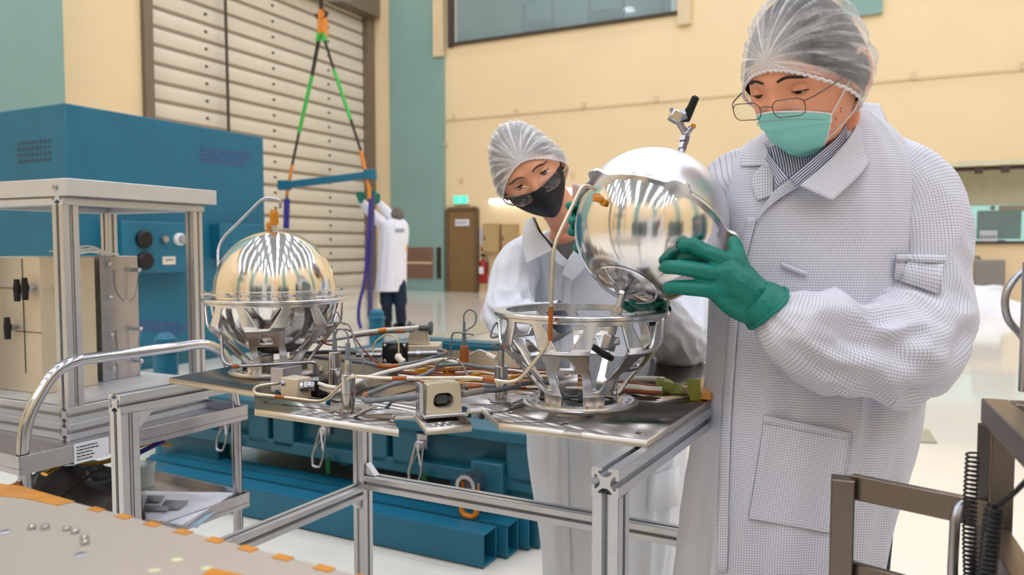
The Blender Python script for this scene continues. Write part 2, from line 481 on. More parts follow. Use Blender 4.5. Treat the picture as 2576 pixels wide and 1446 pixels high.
gal('control_desk', 'dark desk at the right end of the high window', 'desk', [('desk_body', 1648, 1706, wz0 + .06, wz0 + .11, .1, M['black']), ('upright_arm', 1648, 1652, wz0, wz0 + .95, .05, M['black'])])
gal('white_case', 'small white case at the right end of the high window', 'case', [('case_body', 1672, 1708, wz0 + .12, wz0 + .72, .1, M['white_glossy']), ('case_lid', 1671, 1709, wz0 + .72, wz0 + .76, .12, M['print'])])
t = thing('gallery_fill_light', 'unseen light panel added to brighten the high window room', 'lamp', R((uwa + uwb) / 2, -1.5, wz1 + .05))  # added fill light, out of view, to brighten the window room
q = MB(); q.box(R((uwa + uwb) / 2, -1.5, wz1 + .05), (3.0, .4, .06), AX_R); q.build('fill_light_panel', M['tube_lamp'], t)
b = MB()   # room behind the glass
b.box(R(uc, -3.0, zc), (uwb - uwa + 2, .1, 5), AX_R); b.box(R(uc, -1.6, wz0 - .35), (uwb - uwa + 2, 2.8, .1), AX_R)
b.box(R(uc, -1.6, wz1 + .2), (uwb - uwa + 2, 2.8, .1), AX_R)
for u in (uwa - .5, uwb + .5): b.box(R(u, -1.6, zc), (.1, 2.8, 5), AX_R)
struct('wall_gallery', b, M['office_teal'])
# window 3: office strip at the right
b = MB(); uo = (uoa + uob) / 2
b.box(R(uo, -.9, 2.45), (uob - uoa + 1, .1, .75), AX_R)
b.box(R(uo, -.5, 2.86), (uob - uoa + 1, 1.1, .1), AX_R)
struct('trim_9', b, mat('pale_olive_soffit', (214, 208, 178), .5))
b = MB(); b.box(R(uo, -2.6, 1.6), (uob - uoa + 2, .1, 2.2), AX_R); struct('wall_office', b, M['office_wall_glow'])
b = MB(); b.box(R(uo, -.1, oz0 + .02), (uob - uoa, .32, .05), AX_R); b.box(R(uo, -.2, oz1 - .02), (uob - uoa, .32, .06), AX_R)
for k in range(5): b.box(R(w2(2388 + 66 * k), .01, 2.72), (.14, .08, .12), AX_R)
struct('window_3', b, M['dark_line'])
b = MB(); b.box(R(uo, -.85, 1.68), (uob - uoa, .02, .82), AX_R); struct('window_4', b, M['glass'])
# ------------------------------------------------------------ roller shutter
b = MB(); vs0, vs1 = v_sh0, v_sh1
slat = .37; z = .12; prof = [(0.0, .0)]
while z < SH_TOP:
    prof += [(-.02, z), (.035, z + .035), (.05, z + slat * .35), (.045, z + slat * .75), (.01, z + slat - .02), (-.03, z + slat - .012)]
    z += slat
rows = [[R(-.12 + q, vs1, h) for q, h in prof], [R(-.12 + q, vs0, h) for q, h in prof]]
b.grid(rows)
sh = b.build('roller_shutter', M['shutter'], angle=30, loc=R(0, (vs0 + vs1) / 2, 0)); tag(sh, 'tall cream slatted roller shutter filling the left wall of the hall', 'shutter')
b = MB(); z = .12
while z < SH_TOP - .3:
    for k in range(7):
        v = vs1 + (vs0 - vs1) * (k + .5) / 7
        b.ell(R(-.065, v, z + slat * (.5 if k % 2 else .62)), .03, .045, .03, AX_R, 8, 6) if k % 2 else None
    z += slat
b.build('slat_bolt', M['dark_line'], sh)['kind'] = 'stuff'
b = MB(); z = .12
while z < SH_TOP - .3:
    b.box(R(-.09, (vs0 + vs1) / 2, z + slat - .005), (.02, vs0 - vs1, .05), AX_R); z += slat
b.build('slat_gap', mat('slat_gap_brown', (150, 134, 114), .6), sh)
b = MB(); b.box(R(.0, vs0 + .05, SH_TOP / 2), (.22, .2, SH_TOP), AX_R); b.box(R(.0, vs1 - .12, SH_TOP / 2), (.22, .3, SH_TOP), AX_R)
b.box(R(.1, (vs0 + vs1) / 2, SH_TOP + .3), (.5, vs0 - vs1 + .4, .6), AX_R)
b.build('guide_rail', M['shutter_frame'], sh)
b = MB(); b.cyl(R(.12, w1(575), 0), R(.12, w1(570), SH_TOP), .035, n=8)
b.build('pull_cable', M['dark_line'], sh)
# vents on the teal column
for i, (a, c, z0, z1, nm, lb) in enumerate(((1018, 1096, .35, 1.20, 'vent_grille', 'large brown louvred vent low on the teal column'), (1106, 1116, .35, 1.2, 'vent_grille', 'narrow dark slot vent beside the brown door'))):
    t = thing(nm, lb, 'vent', R(w2((a + c) / 2), .12, z0))
    u0, u1 = w2(a), w2(c); zc = (z0 + z1) / 2
    b = MB(); b.box(R((u0 + u1) / 2, .14, zc), (u1 - u0, .03, z1 - z0), AX_R); b.build('backing', M['dark_line'] if i else M['grille'], t)
    b = MB()
    for k in range(16): b.box(R((u0 + u1) / 2, .17, z0 + (k + .5) * (z1 - z0) / 16), (u1 - u0 - .04, .03, .022), AX_R)
    b.build('louvre', M['grille'] if not i else M['dark_line'], t)
    b = MB()
    if not i: b.box(R((u0 + u1) / 2, .18, zc), (u1 - u0, .03, .05), AX_R); b.build('middle_bar', M['cream_trim'], t)
# brown door
du0, du1 = w2(1130), w2(1202)
t = thing('door_1', None, None, R((du0 + du1) / 2, 0, 0)); t['kind'] = 'structure'
MB().box(R((du0 + du1) / 2, .05, 1.08), (du1 - du0 - .1, .06, 2.16), AX_R).build('door_panel', M['brown_door'], t)
b = MB()
for u in (du0, du1): b.box(R(u, .04, 1.1), (.1, .12, 2.26), AX_R)
b.box(R((du0 + du1) / 2, .04, 2.22), (du1 - du0, .12, .1), AX_R); b.build('door_frame', mat('door_frame_brown', (104, 82, 58), .5), t)
MB().box(R((du0 + du1) / 2 + .02, .09, 1.86), (.42, .02, .17), AX_R).build('door_sign', M['paper'], t)
b = MB()
for k in range(6): b.box(R((du0 + du1) / 2 - .14 + k * .055, .105, 1.86), (.035, .006, .06), AX_R)
b.build('door_sign_print', M['print'], t)
b = MB(); b.cyl(R(du0 + .14, .08, 1.02), R(du0 + .14, .16, 1.02), .015); b.cyl(R(du0 + .14, .15, 1.02), R(du0 + .26, .15, 1.02), .012); b.build('door_handle', M['steel'], t)
# exit sign with running-figure pictogram
pu = w2(1164)
t = thing('exit_sign', 'small glowing green exit sign above the brown door', 'sign', R(pu, 0, 2.36))
MB().box(R(pu, .06, 2.47), (.44, .1, .24), AX_R).build('sign_housing', M['white_glossy'], t)
MB().box(R(pu, .115, 2.47), (.41, .012, .21), AX_R).build('sign_face', M['exit_green'], t)
b = MB()
c = lambda du, dz: R(pu + du, .125, 2.47 + dz)
b.ell(c(.03, .06), .018, .006, .018, AX_R, 10, 6)
for s0, s1 in (((.02, .035), (.0, -.02)), ((.0, -.02), (.05, -.04)), ((.05, -.04), (.045, -.08)), ((.0, -.02), (-.04, -.06)), ((-.04, -.06), (-.08, -.06)), ((.02, .03), (-.04, .03)), ((-.04, .03), (-.06, -.005)), ((.02, .03), (.06, .0)), ((.06, 0), (.09, .02))):
    b.beam(c(*s0), c(*s1), .016, .006, VD)
b.build('running_figure', mat('sign_white', (235, 255, 250), .5), t)
# wall cabinets, notice, extinguisher, wall lamps
for px, z0, z1, w, lb in ((1244, 1.05, 1.82, .5, 'brown wall cabinet to the right of the door, nearest the door'), (1288, 1.05, 1.8, .42, 'brown wall cabinet half hidden behind the woman')):
    u = w2(px); t = thing('wall_cabinet', lb, 'cabinet', R(u, 0, z0))
    MB().box(R(u, .1, (z0 + z1) / 2), (w, .2, z1 - z0), AX_R).build('cabinet_body', mat('tan_steel', (176, 146, 98), .5), t, bevel=.01)
    MB().box(R(u, .21, (z0 + z1) / 2), (w - .06, .02, z1 - z0 - .06), AX_R).build('cabinet_door', mat('tan_door', (184, 154, 106), .45), t)
    MB().box(R(u - w * .35, .23, (z0 + z1) / 2), (.02, .03, .09), AX_R).build('cabinet_latch', M['dark_line'], t)
u = w2(1220)
t = thing('wall_notice', 'white paper notice taped to the wall beside the door', 'notice', R(u, 0, 1.3))
MB().box(R(u, .012, 1.5), (.3, .012, .42), AX_R).build('notice_sheet', M['paper'], t)
b = MB()
for k in range(7): b.box(R(u, .02, 1.64 - k * .045), (.22, .004, .012), AX_R)
b.build('notice_print', M['print'], t)
u = w2(1225)
t = thing('fire_extinguisher', 'dark red fire extinguisher hanging low on the far wall', 'fire extinguisher', R(u, .1, .1))
b = MB(); b.lathe(R(u, .2, .25), (0, 0, 1), [(0, 0), (.1, .0), (.115, .03), (.115, .5), (.09, .58), (.04, .62), (.035, .68), (0, .68)], 20); b.build('cylinder', M['red'], t)
b = MB(); b.box(R(u, .2, .98), (.06, .14, .06), AX_R); b.box(R(u, .26, 1.02), (.03, .2, .02), AX_R); b.build('valve_handle', M['black'], t)
b = MB(); b.tube(smooth_path([R(u, .2, .95), R(u + .1, .26, .98), R(u + .15, .22, .8), R(u + .13, .2, .5)]), .014, 8); b.build('hose', M['black_rub'], t)
MB().box(R(u, .31, .6), (.12, .02, .18), AX_R).build('cylinder_label', M['paper'], t)
u2 = w2(1224)
MB()
t = thing('hose_sign', 'small red plate above the fire extinguisher', 'sign', R(u2, 0, 1.0)); MB().box(R(u2, .02, 1.15), (.3, .02, .12), AX_R).build('plate', M['red'], t)
for px, z, w, lb in ((1292, 2.42, 1.3, 'white tube lamp on the wall behind the woman\'s glasses'), (1452, 2.62, .9, 'white tube lamp on the wall just right of the woman\'s hair net')):
    u = w2(px); t = thing('tube_light', lb, 'lamp', R(u, .05, z - .1))
    MB().box(R(u, .06, z + .03), (w, .1, .06), AX_R).build('lamp_tray', M['white_glossy'], t)
    b = MB(); b.cyl(R(u - w / 2 + .03, .12, z - .03), R(u + w / 2 - .03, .12, z - .03), .055, n=12); b.build('lamp_tube', M['tube_lamp'], t)
# things behind the right-hand office window
def office(name, lb, cat, px0, px1, z0, z1, v, m, extra=None):
    u0, u1 = w2(px0), w2(px1); t = thing(name, lb, cat, R((u0 + u1) / 2, v, z0))
    MB().box(R((u0 + u1) / 2, v, (z0 + z1) / 2), (u1 - u0, .12, z1 - z0), AX_R).build('body', m, t, bevel=.015)
    return t
t = office('desk', 'dark desk edge running below the office window', 'desk', 2395, 2640, 1.0, 1.34, -1.5, M['black'])
t = office('monitor', 'large grey flat monitor seen from behind in the office window', 'monitor', 2470, 2590, 1.38, 1.98, -1.3, M['screen'])
MB().box(R(w2(2525), -1.35, 1.34), (.3, .3, .04), AX_R).build('monitor_foot', M['black'], t)
t = office('desk_sign', 'white printed card standing in the office window', 'sign', 2470, 2517, 1.31, 1.55, -.7, M['paper'])
b = MB(); 
for k in range(5): b.box(R(w2(2494) - .12 + .055 * k, -.63, 1.42), (.035, .006, .05), AX_R)
b.build('card_print', M['print'], t)
t = office('red_crate', 'dark red box stacked in the office window', 'box', 2400, 2430, 1.66, 1.86, -1.6, M['red'])
MB().box(R(w2(2415), -1.6, 1.75), (.3, .13, .02), AX_R).build('box_seam', M['dark_line'], t)
t = office('office_chair', 'black chair back low in the office window', 'chair', 2398, 2450, 1.1, 1.56, -1.2, M['black'])
MB().box(R(w2(2420), -1.2, 1.2), (.06, .06, .4), AX_R).build('chair_post', M['steel'], t)
t = office('poster', 'orange banner on the office wall at upper right', 'poster', 2546, 2640, 2.0, 2.13, -2.45, M['orange'])
t = office('red_disc_sign', 'small red mark on the office wall', 'sign', 2522, 2536, 2.04, 2.13, -2.45, M['red'])
# low equipment against the far wall at the right
u = w2(2481)
t = thing('equipment_stand', 'stainless box on a single post by the far wall', 'stand', R(u, .5, 0))
MB().box(R(u, .5, .72), (.5, .3, .5), AX_R).build('stand_box', M['grey_plastic'], t, bevel=.03)
b = MB(); b.lathe(R(u, .5, 0), (0, 0, 1), [(0, 0), (.2, 0), (.2, .03), (.04, .06), (.04, .36), (.16, .5), (0, .5)], 16); b.build('post', M['dark_line'], t)
u = w2(2425)
t = thing('floor_barrier', 'low tubular steel barrier beside the man\'s sleeve', 'barrier', R(u, .4, 0))
b = MB()
for (a, c, z) in ((-.6, .22, 1.02),):
    b.tube(bend_path([R(u + a, .4, z), R(u + c, .4, z), R(u + c, .4, 0)], .05), .035, 10)
b.tube(bend_path([R(u - .2, .5, 0), R(u - .2, .5, .6), R(u - .5, .5, .6), R(u - .5, .5, 0)], .05), .03, 10)
b.box(R(u - .1, .45, .12), (.8, .2, .06), AX_R)
b.build('barrier_tube', M['grey_plastic'], t)
# crumpled white bag on the floor
b = MB(); c0 = on(2520, 792, 0)
rows = []
for j in range(13):
    th = pi / 2 * j / 12; row = []
    for i in range(40):
        a = 2 * pi * i / 40
        rr = (1 + .25 * noise.noise(V((cos(a) * 1.4, sin(a) * 1.4, th))))
        p = V((cos(a) * 1.15 * rr * cos(th), sin(a) * .5 * rr * cos(th), (.35 + .25 * (-cos(a)) * .8) * rr * sin(th)))
        p += V((0, 0, .05 * noise.noise(p * 7)))
        row.append(c0 + UD * p.x + (-VD) * p.y + ZD * max(0, p.z))
    rows.append(row)
b.grid(rows, closed=True); o = b.build('plastic_bag', M['bag'], loc=c0); tag(o, 'crumpled white plastic sheeting lying on the floor by the far wall', 'bag')

# ------------------------------------------------------------ large blue cabinet
FA = V((.4509, .8926, 0)); FB = V((-.8926, .4509, 0))   # into the hall / to the left
k1 = V((on(185, 958, 0).x, on(185, 958, 0).y, 0)); 
kk = (668 - 1288) / FPX
Ll = (k1.x - kk * k1.y) / (-(FA.x) + kk * FA.y)
BH = 2.50
AXF = (FA, FB, ZD)
cab = thing('machine_cabinet', 'huge blue sheet-metal equipment cabinet in front of the shutter wall', 'cabinet', k1)
bm = MB(); bm.box(k1 + FA * Ll / 2 + FB * 1.8 + ZD * (BH / 2 + .02), (Ll, 3.6, BH - .04), AXF); bm.build('cabinet_shell', M['blue'], cab, bevel=.01)
bm = MB(); bm.box(k1 + FA * Ll / 2 + FB * 1.8 + ZD * (.06), (Ll + .06, 3.66, .12), AXF); bm.build('plinth', M['blue2'], cab)
def oncab(px, py):
    """point on the long right face of the cabinet"""
    d = ray(px, py); n = -FB; o0 = V((0, 0, H))
    return o0 + d * ((k1 - o0).dot(n) / d.dot(n))
def cabbox(px0, py0, px1, py1, th, m, name, parent=cab, off=0, bev=.01):
    a = oncab(px0, py0); c = oncab(px1, py1)
    L = (c - a).dot(FA); zc = (a.z + c.z) / 2; hz = abs(a.z - c.z)
    cc = V((a.x, a.y, zc)) + FA * L / 2 - FB * (th / 2 + off)
    q = MB(); q.box(cc, (abs(L), th, hz), AXF); return q.build(name, m, parent, bevel=bev)
ctl = cabbox(268, 556, 462, 682, .22, M['blue'], 'control_box')
cabbox(530, 562, 640, 648, .14, M['blue'], 'junction_box')
def cabcyl(px, py, r, m, name, off=.22, parent=ctl):
    p = oncab(px, py) - FB * off
    # shift for parallax of the raised face
    q = MB(); q.lathe(p, -FB, [(0, 0), (r, 0), (r, .03), (r * .8, .05), (0, .05)], 24); return q.build(name, m, parent)
cabcyl(322, 602, .085, M['black'], 'round_socket'); cabcyl(325, 655, .085, M['black'], 'round_socket')
cabcyl(372, 602, .04, M['steel'], 'push_button'); cabcyl(412, 602, .062, M['white_glossy'], 'pressure_gauge')
cabcyl(412, 602, .045, M['print'], 'gauge_dial', off=.245)
q = cabbox(370, 645, 402, 664, .012, M['cream_part'], 'name_plate', ctl, .22, 0)
cabbox(376, 650, 396, 655, .006, M['print'], 'name_plate_print', ctl, .232, 0)
# faint violet lettering blocks (illegible in the photograph)
for (x0, y0, x1, rows_) in ((503, 372, 628, 4), (352, 806, 470, 3)):
    for k in range(rows_):
        xx = x0 + 2; b = MB()
        while xx < x1 - (k * 6):
            wpx = random.uniform(4, 9)
            a = oncab(xx, y0 + 10 * k + (xx - x0) * .09); c = oncab(xx + wpx, y0 + 10 * k + 5 + (xx + wpx - x0) * .09)
            L = (c - a).dot(FA); b.box(V((a.x, a.y, (a.z + c.z) / 2)) + FA * L / 2 - FB * .004, (L, .004, .025), AXF)
            xx += wpx + 2.5
        b.build('stencil_print', M['blue_ink'], cab)
m_ = mat('faded_violet_ink', (66, 84, 104), .6)
for k in range(4):
    b = MB()
    for i in range(8):
        b.box(k1 + FB * (.25 + i * .065) - FA * .004 + ZD * (2.18 - k * .055), (.004, .045, .025), AXF)
    b.build('side_stencil_print', m_, cab)

# ------------------------------------------------------------ blue dolly (container base) under the table
D0 = V((.114, 3.0, 0))                      # right front corner
DL = 2.2; DW = 2.4; DT = .47
AXD = (FB, FA, ZD)
dol = thing('transport_base', 'long blue steel container base standing on the floor behind the table', 'container', D0)
def dp(s, t, z): return D0 + FB * s + FA * t + ZD * z
b = MB()
# hollow tray: four walls
for (s, t, ws, wt) in ((DL / 2, .05, DL, .1), (DL / 2, DW - .05, DL, .1), (.05, DW / 2, .1, DW), (DL - .05, DW / 2, .1, DW)):
    b.box(dp(s, t, .36), (ws, wt, .20), AXD)
b.box(dp(DL / 2, DW / 2, .28), (DL - .1, DW - .1, .06), AXD)
b.build('tray_wall', M['blue2'], dol, bevel=.008)
b = MB()
for (s, t, ws, wt) in ((DL / 2, .0, DL + .1, .16), (DL / 2, DW, DL + .1, .16), (.0, DW / 2, .16, DW), (DL, DW / 2, .16, DW)):
    b.box(dp(s, t, .455), (ws, wt, .045), AXD)
b.build('top_flange', M['blue2'], dol, bevel=.006)
b = MB()                                     # ribs dividing the front into recessed panels
for s in (0.06, .62, .78, 1.32, 1.48, DL - .06): b.box(dp(s, -.03, .36), (.13, .06, .19), AXD)
b.box(dp(DL / 2, -.03, .265), (DL, .06, .06), AXD)
b.build('front_rib', M['blue2'], dol, bevel=.006)
b = MB()
for s in (.2, DL - .2): b.box(dp(s, .05, .13), (.42, .16, .26), AXD)
b.box(dp(1.0, .02, .235), (.06, .04, .07), AXD)
for t in (.7, 1.6, DW - .1): b.box(dp(DL / 2, t, .13), (DL, .14, .26), AXD)
b.build('foot_block', M['blue2'], dol, bevel=.006)
# outrigger beams lying at the front foot
for (s0, s1, t, w) in ((.10, 1.95, -.24, .11), (.06, 2.15, -.125, .10), (.02, 2.15, -.02, .09)):
    b = MB()
    for (dy, dz, ww, hh) in ((-w / 2 + .004, 0, .008, .13), (w / 2 - .004, 0, .008, .13), (0, .061, w, .008), (0, -.061, w, .008)):
        b.box(dp((s0 + s1) / 2, t + dy, .07 + dz), (s1 - s0, ww, hh), AXD)
    b.box(dp((s0 + s1) / 2, t, .07), (s1 - s0 - .2, w - .01, .12), AXD)
    b.build('fork_channel', M['blue'], dol, bevel=.003)
# wire toggle latches
for s in (.50, 1.02, 1.62):
    l = MB(); p = dp(s, -.09, .40)
    l.box(p + V((0, 0, .0)), (.05, .03, .06), AXD); l.build('latch_body', M['steel'], dol)
    l2 = MB(); a = p - FA * .03
    pts = [a + FB * -.018, a + FB * -.03 + ZD * -.12 - FA * .04, a + FB * -.02 + ZD * -.16 - FA * .05, a + FB * .02 + ZD * -.16 - FA * .05, a + FB * .03 + ZD * -.12 - FA * .04, a + FB * .018, a + FB * -.018]
    l2.tube(bend_path(pts, .01), .005, 6)
    l2.tube([a + FB * .018, a + FB * -.022 + ZD * -.09 - FA * .03], .004, 6); l2.tube([a - FB * .018, a + FB * .022 + ZD * -.09 - FA * .03], .004, 6)
    l2.build('latch_bail', M['steel'], dol)
    g = MB(); g.beam(p + ZD * -.14, p + ZD * -.21, .02, .02); g.build('latch_pad', M['green_dark'], dol)
# orange lifting handles
def ohandle(p, w, h, nm='lift_handle'):
    q = MB(); q.tube(bend_path([p + FB * w / 2 + ZD * .02, p + FB * w / 2 - ZD * h, p - FB * w / 2 - ZD * h, p - FB * w / 2 + ZD * .02], .035, 6), .011, 10)
    return q.build(nm, M['orange'], dol)
ohandle(dp(.24, -.16, .26), .07, .12); ohandle(dp(2.12, -.10, .33), .06, .12)
q = MB(); c = dp(.24, -.06, .27); q.lathe(c, -FA, [(0, 0), (.045, 0), (.045, .13), (.03, .13), (.03, .05), (0, .05)], 20); q.build('drain_port', M['steel'], dol)
q = MB(); q.box(dp(.2, -.05, .27), (.15, .08, .15), AXD); q.build('port_block', M['blue2'], dol, bevel=.006)
# guide posts
for (px, pyb, lb, zb, hh, r) in ((418, 955, 'blue domed post left of the table, seen through the rack', .47, .266, .065), (948, 838, 'blue domed post beside the hanging violet strap', .47, .21, .066)):
    c = on(px, pyb, zb)
    t = thing('guide_post', lb, 'post', V((c.x, c.y, 0)))
    b = MB(); b.lathe(V((c.x, c.y, 0)), (0, 0, 1), [(0, 0), (r * 1.5, 0), (r * 1.5, .04), (r, .05), (r, zb + hh * .6), (r * 1.15, zb + hh * .6), (r * 1.15, zb + hh * .66), (r * .95, zb + hh * .7), (r * .9, zb + hh * .88), (r * .5, zb + hh), (0, zb + hh)], 24); b.build('post_body', M['blue'], t)
# black and white striped hoses lying in the tray (between plate notches)
for k in range(6):
    q0 = dp(.42 - .034 * k, .13, .47)
    b = MB(); b.tube(smooth_path([q0 - ZD * .06 + FA * .01, q0 + FA * .03 + ZD * .02, q0 + FA * .14 + ZD * .03, q0 + FA * .4 - ZD * .09]), .013, 10)
    o = b.build('ribbed_hose', M['grey_plastic'] if k % 2 else M['black_rub'])
    tag(o, ('grey' if k % 2 else 'black') + ' hose in the row of hoses lying in the blue container base', 'hose', 'grey hoses in the container base' if k % 2 else 'black hoses in the container base')

# ------------------------------------------------------------ hoist: slings, spreader bar, straps
YH = 11.0
hb = thing('crane_hook_block', 'grey crane hook block at the very top of the photo', 'hook block', at(815, -40, YH))
b = MB(); c = at(838, -12, YH); b.rbox(c + ZD * .06, (.5, .3, .22), .08, seg=4); b.build('block_housing', M['grey_plastic'], hb, bevel=.02)
b = MB(); c2 = at(808, 30, YH); b.tube(smooth_path([c2 + ZD * .2, c2 + ZD * .05, c2 + V((.07, 0, -.03)), c2 + V((0, 0, -.11)), c2 + V((-.08, 0, -.04))]), .03, 10); b.build('hook', M['dark_line'], hb)
b = MB()
for s in (-.12, .12): b.cyl(c + V((s, 0, .2)), V((c.x + s, c.y, CEIL - .4)), .012, n=6)
b.build('wire_rope', M['sling_black'], hb)
def strap(name, lb, segs, r=.045, cat='sling'):
    t = thing(name, lb, cat, at(segs[-1][1][-1][0], segs[-1][1][-1][1], YH))
    for (nm, pts, m, rr) in segs:
        q = MB(); q.tube([at(x, y, YH) for x, y in pts] if len(pts) < 3 else smooth_path([at(x, y, YH) for x, y in pts]), rr, 8, flat=.5); q.build(nm, m, t)
    return t
strap('lifting_sling', 'left leg of the green, black and orange lifting sling', [('sling_eye', [(806, 25), (803, 92)], M['sling_orange'], .06), ('green_collar', [(804, 85), (800, 105)], M['green'], .07), ('black_sleeve', [(801, 105), (785, 190)], M['sling_black'], .05), ('green_sleeve', [(785, 190), (752, 335)], M['green'], .05), ('black_lower_sleeve', [(752, 335), (735, 415)], M['sling_black'], .035), ('orange_end', [(735, 415), (722, 490)], M['sling_orange'], .045)])
strap('lifting_sling', 'right leg of the green, black and orange lifting sling', [('sling_eye', [(812, 25), (815, 92)], M['sling_orange'], .06), ('green_collar', [(815, 85), (817, 105)], M['green'], .07), ('black_sleeve', [(818, 105), (840, 175)], M['sling_black'], .04), ('green_sleeve', [(840, 175), (883, 302)], M['green'], .05), ('black_lower_sleeve', [(883, 302), (908, 380)], M['sling_black'], .04), ('orange_end', [(908, 380), (928, 475)], M['sling_orange'], .055)])
b = MB(); b.beam(at(716, 466, YH), at(936, 439, YH), .10, .10)
sb = b.build('spreader_bar', M['blue'], bevel=.01); tag(sb, 'teal steel spreader bar hanging from the two sling legs', 'beam')
for x, y in ((716, 466), (932, 439)):
    q = MB(); q.box(at(x, y, YH), (.17, .15, .14)); q.build('end_plate', M['blue'], sb, bevel=.01)
strap('hanging_strap', 'short violet strap hanging from the left end of the spreader bar', [('shackle', [(722, 485), (722, 505)], M['steel'], .025), ('webbing', [(722, 500), (720, 575)], M['purple'], .045)], cat='strap')
strap('hanging_strap', 'long violet strap from the bar that loops down to the floor', [('orange_loop', [(928, 470), (930, 500)], M['sling_orange'], .06), ('webbing', [(932, 500), (926, 600), (918, 700), (905, 760), (902, 800), (908, 826)], M['purple'], .05)], cat='strap')
strap('hanging_strap', 'grey-violet strap hanging straight down beside the looped one', [('webbing', [(936, 490), (935, 600), (932, 700), (931, 800)], mat('grey_violet_strap', (78, 68, 110), .6), .04)], cat='strap')

# ------------------------------------------------------------ unseen shapes added behind the viewer for the polished tanks to mirror
m_gr = mat('grey_green_cabinet', (72, 84, 82), .5); 
def dup_to(root, p, rz=0):
    c = copy_tree(root); c.location = p; return c
cb = thing('reflection_rack', 'tall grey-green rack added behind the viewer for reflections', 'rack', (0, -4.2, 0), 'racks added behind the viewer for reflections')
b = MB(); b.box((0, -4.2, 1.0), (.72, .7, 2.0)); b.build('rack_body', m_gr, cb, bevel=.01)
b = MB(); b.box((0, -3.84, 1.0), (.6, .02, 1.8)); b.build('rack_door', M['screen'], cb)
b = MB(); b.cyl((.25, -3.81, .9), (.25, -3.81, 1.1), .015, n=8); b.build('rack_handle', M['steel'], cb)
for k, x in enumerate((-3.2, -2.4, -1.6, 2.2, 3.0, 3.8)): dup_to(cb, V((x, -4.2 + .3 * (k % 2), 0)))
t = thing('reflection_partition', 'white partition with a red stripe added behind the viewer for reflections', 'partition', (-.9, -6.5, 0))  # invented partition, only there to show up in the tank reflections
b = MB(); b.box((-.9, -6.5, 1.6), (5.0, .12, 3.2)); b.build('partition_board', M['white_glossy'], t)
b = MB(); b.box((.6, -6.42, 1.9), (.5, .02, 1.6)); b.build('red_stripe', M['red'], t)
t = thing('reflection_chamber', 'large dark chamber shape added at right behind the viewer for reflections', 'chamber', (6.0, -1.0, 0))  # invented dark mass for the tanks to reflect on the right
b = MB(); b.box((6.0, -1.0, 1.3), (1.8, 2.6, 2.6)); b.build('chamber_body', M['blue2'], t, bevel=.02)
b = MB(); b.box((5.08, -1.0, 1.4), (.04, 1.2, 1.6)); b.build('chamber_door', M['steel'], t)
t = thing('reflection_tower', 'tall grey scaffold tower added at left behind the viewer for reflections', 'scaffold', (-5.5, -2.5, 0))  # invented tower giving the tanks something to mirror on the left
for dx in (-.8, .8):
    for dy in (-.8, .8): b = MB(); b.cyl((-5.5 + dx, -2.5 + dy, 0), (-5.5 + dx, -2.5 + dy, 5.0), .04, n=8); b.build('scaffold_pole', M['steel'], t)
for z_ in (1.6, 3.2, 4.8): b = MB(); b.box((-5.5, -2.5, z_), (1.8, 1.8, .06)); b.build('platform', M['screen'], t)
# ------------------------------------------------------------ table frame and instrument plate
PZ = .93
R0 = on(1522, 1178, .918); R0.z = 0
L0 = on(287, 992, .918); L0.z = 0
RL = .78; W4 = .04
AXT = (TA, TB, ZD)
MB_ = V((-.439, 2.18, 0)); BR = R0 + TA * RL
tab = thing('work_table', 'aluminium profile table frame carrying the shiny instrument plate', 'table', R0)
for p, q in ((R0, BR + TA * .25), (L0, L0 + TA * (RL + .05))):
    b = MB(); profile(b, p + ZD * .898, q + ZD * .898, W4); b.build('top_rail', M['alu'], tab, angle=30)
b = MB(); profile(b, MB_ + ZD * .898 - TB * .02, BR + ZD * .898 + TB * .02, W4); b.build('top_rail', M['alu'], tab, angle=30)
for p in (R0 + TA * .021, L0 + TA * .021, MB_, BR):
    b = MB(); profile(b, p + ZD * .03, p + ZD * (.8778), W4, up=TA); l = b.build('leg', M['alu'], tab, angle=30)
    b = MB(); b.lathe(p, (0, 0, 1), [(0, 0), (.03, 0), (.03, .012), (.01, .02), (.008, .032), (0, .032)], 16); b.build('levelling_foot', M['black_rub'], l)
b = MB(); profile(b, MB_ + ZD * .535 - TB * .021, BR + ZD * .535 + TB * .021, W4); b.build('lower_rail', M['alu'], tab, angle=30)
b = MB(); profile(b, MB_ + ZD * .505 - TA * .021, L0 + ZD * .505 + TA * .045, W4); b.build('lower_rail', M['alu'], tab, angle=30)
def gusset(p, d1, d2, s=.035):
    q = MB(); n = d1.cross(d2).normalized() * .012
    q.prism([p - n, p + d1 * s - n, p + d2 * s - n], n * 2); return q.build('corner_bracket', M['alu_white'], tab, bevel=.002)
gusset(MB_ + ZD * .556 - TB * .021, -TB, ZD); gusset(MB_ + ZD * .484 - TA * .02, -TA, -ZD, .03)
gusset(L0 + TA * .044 + ZD * .877, TA, -ZD, .04)

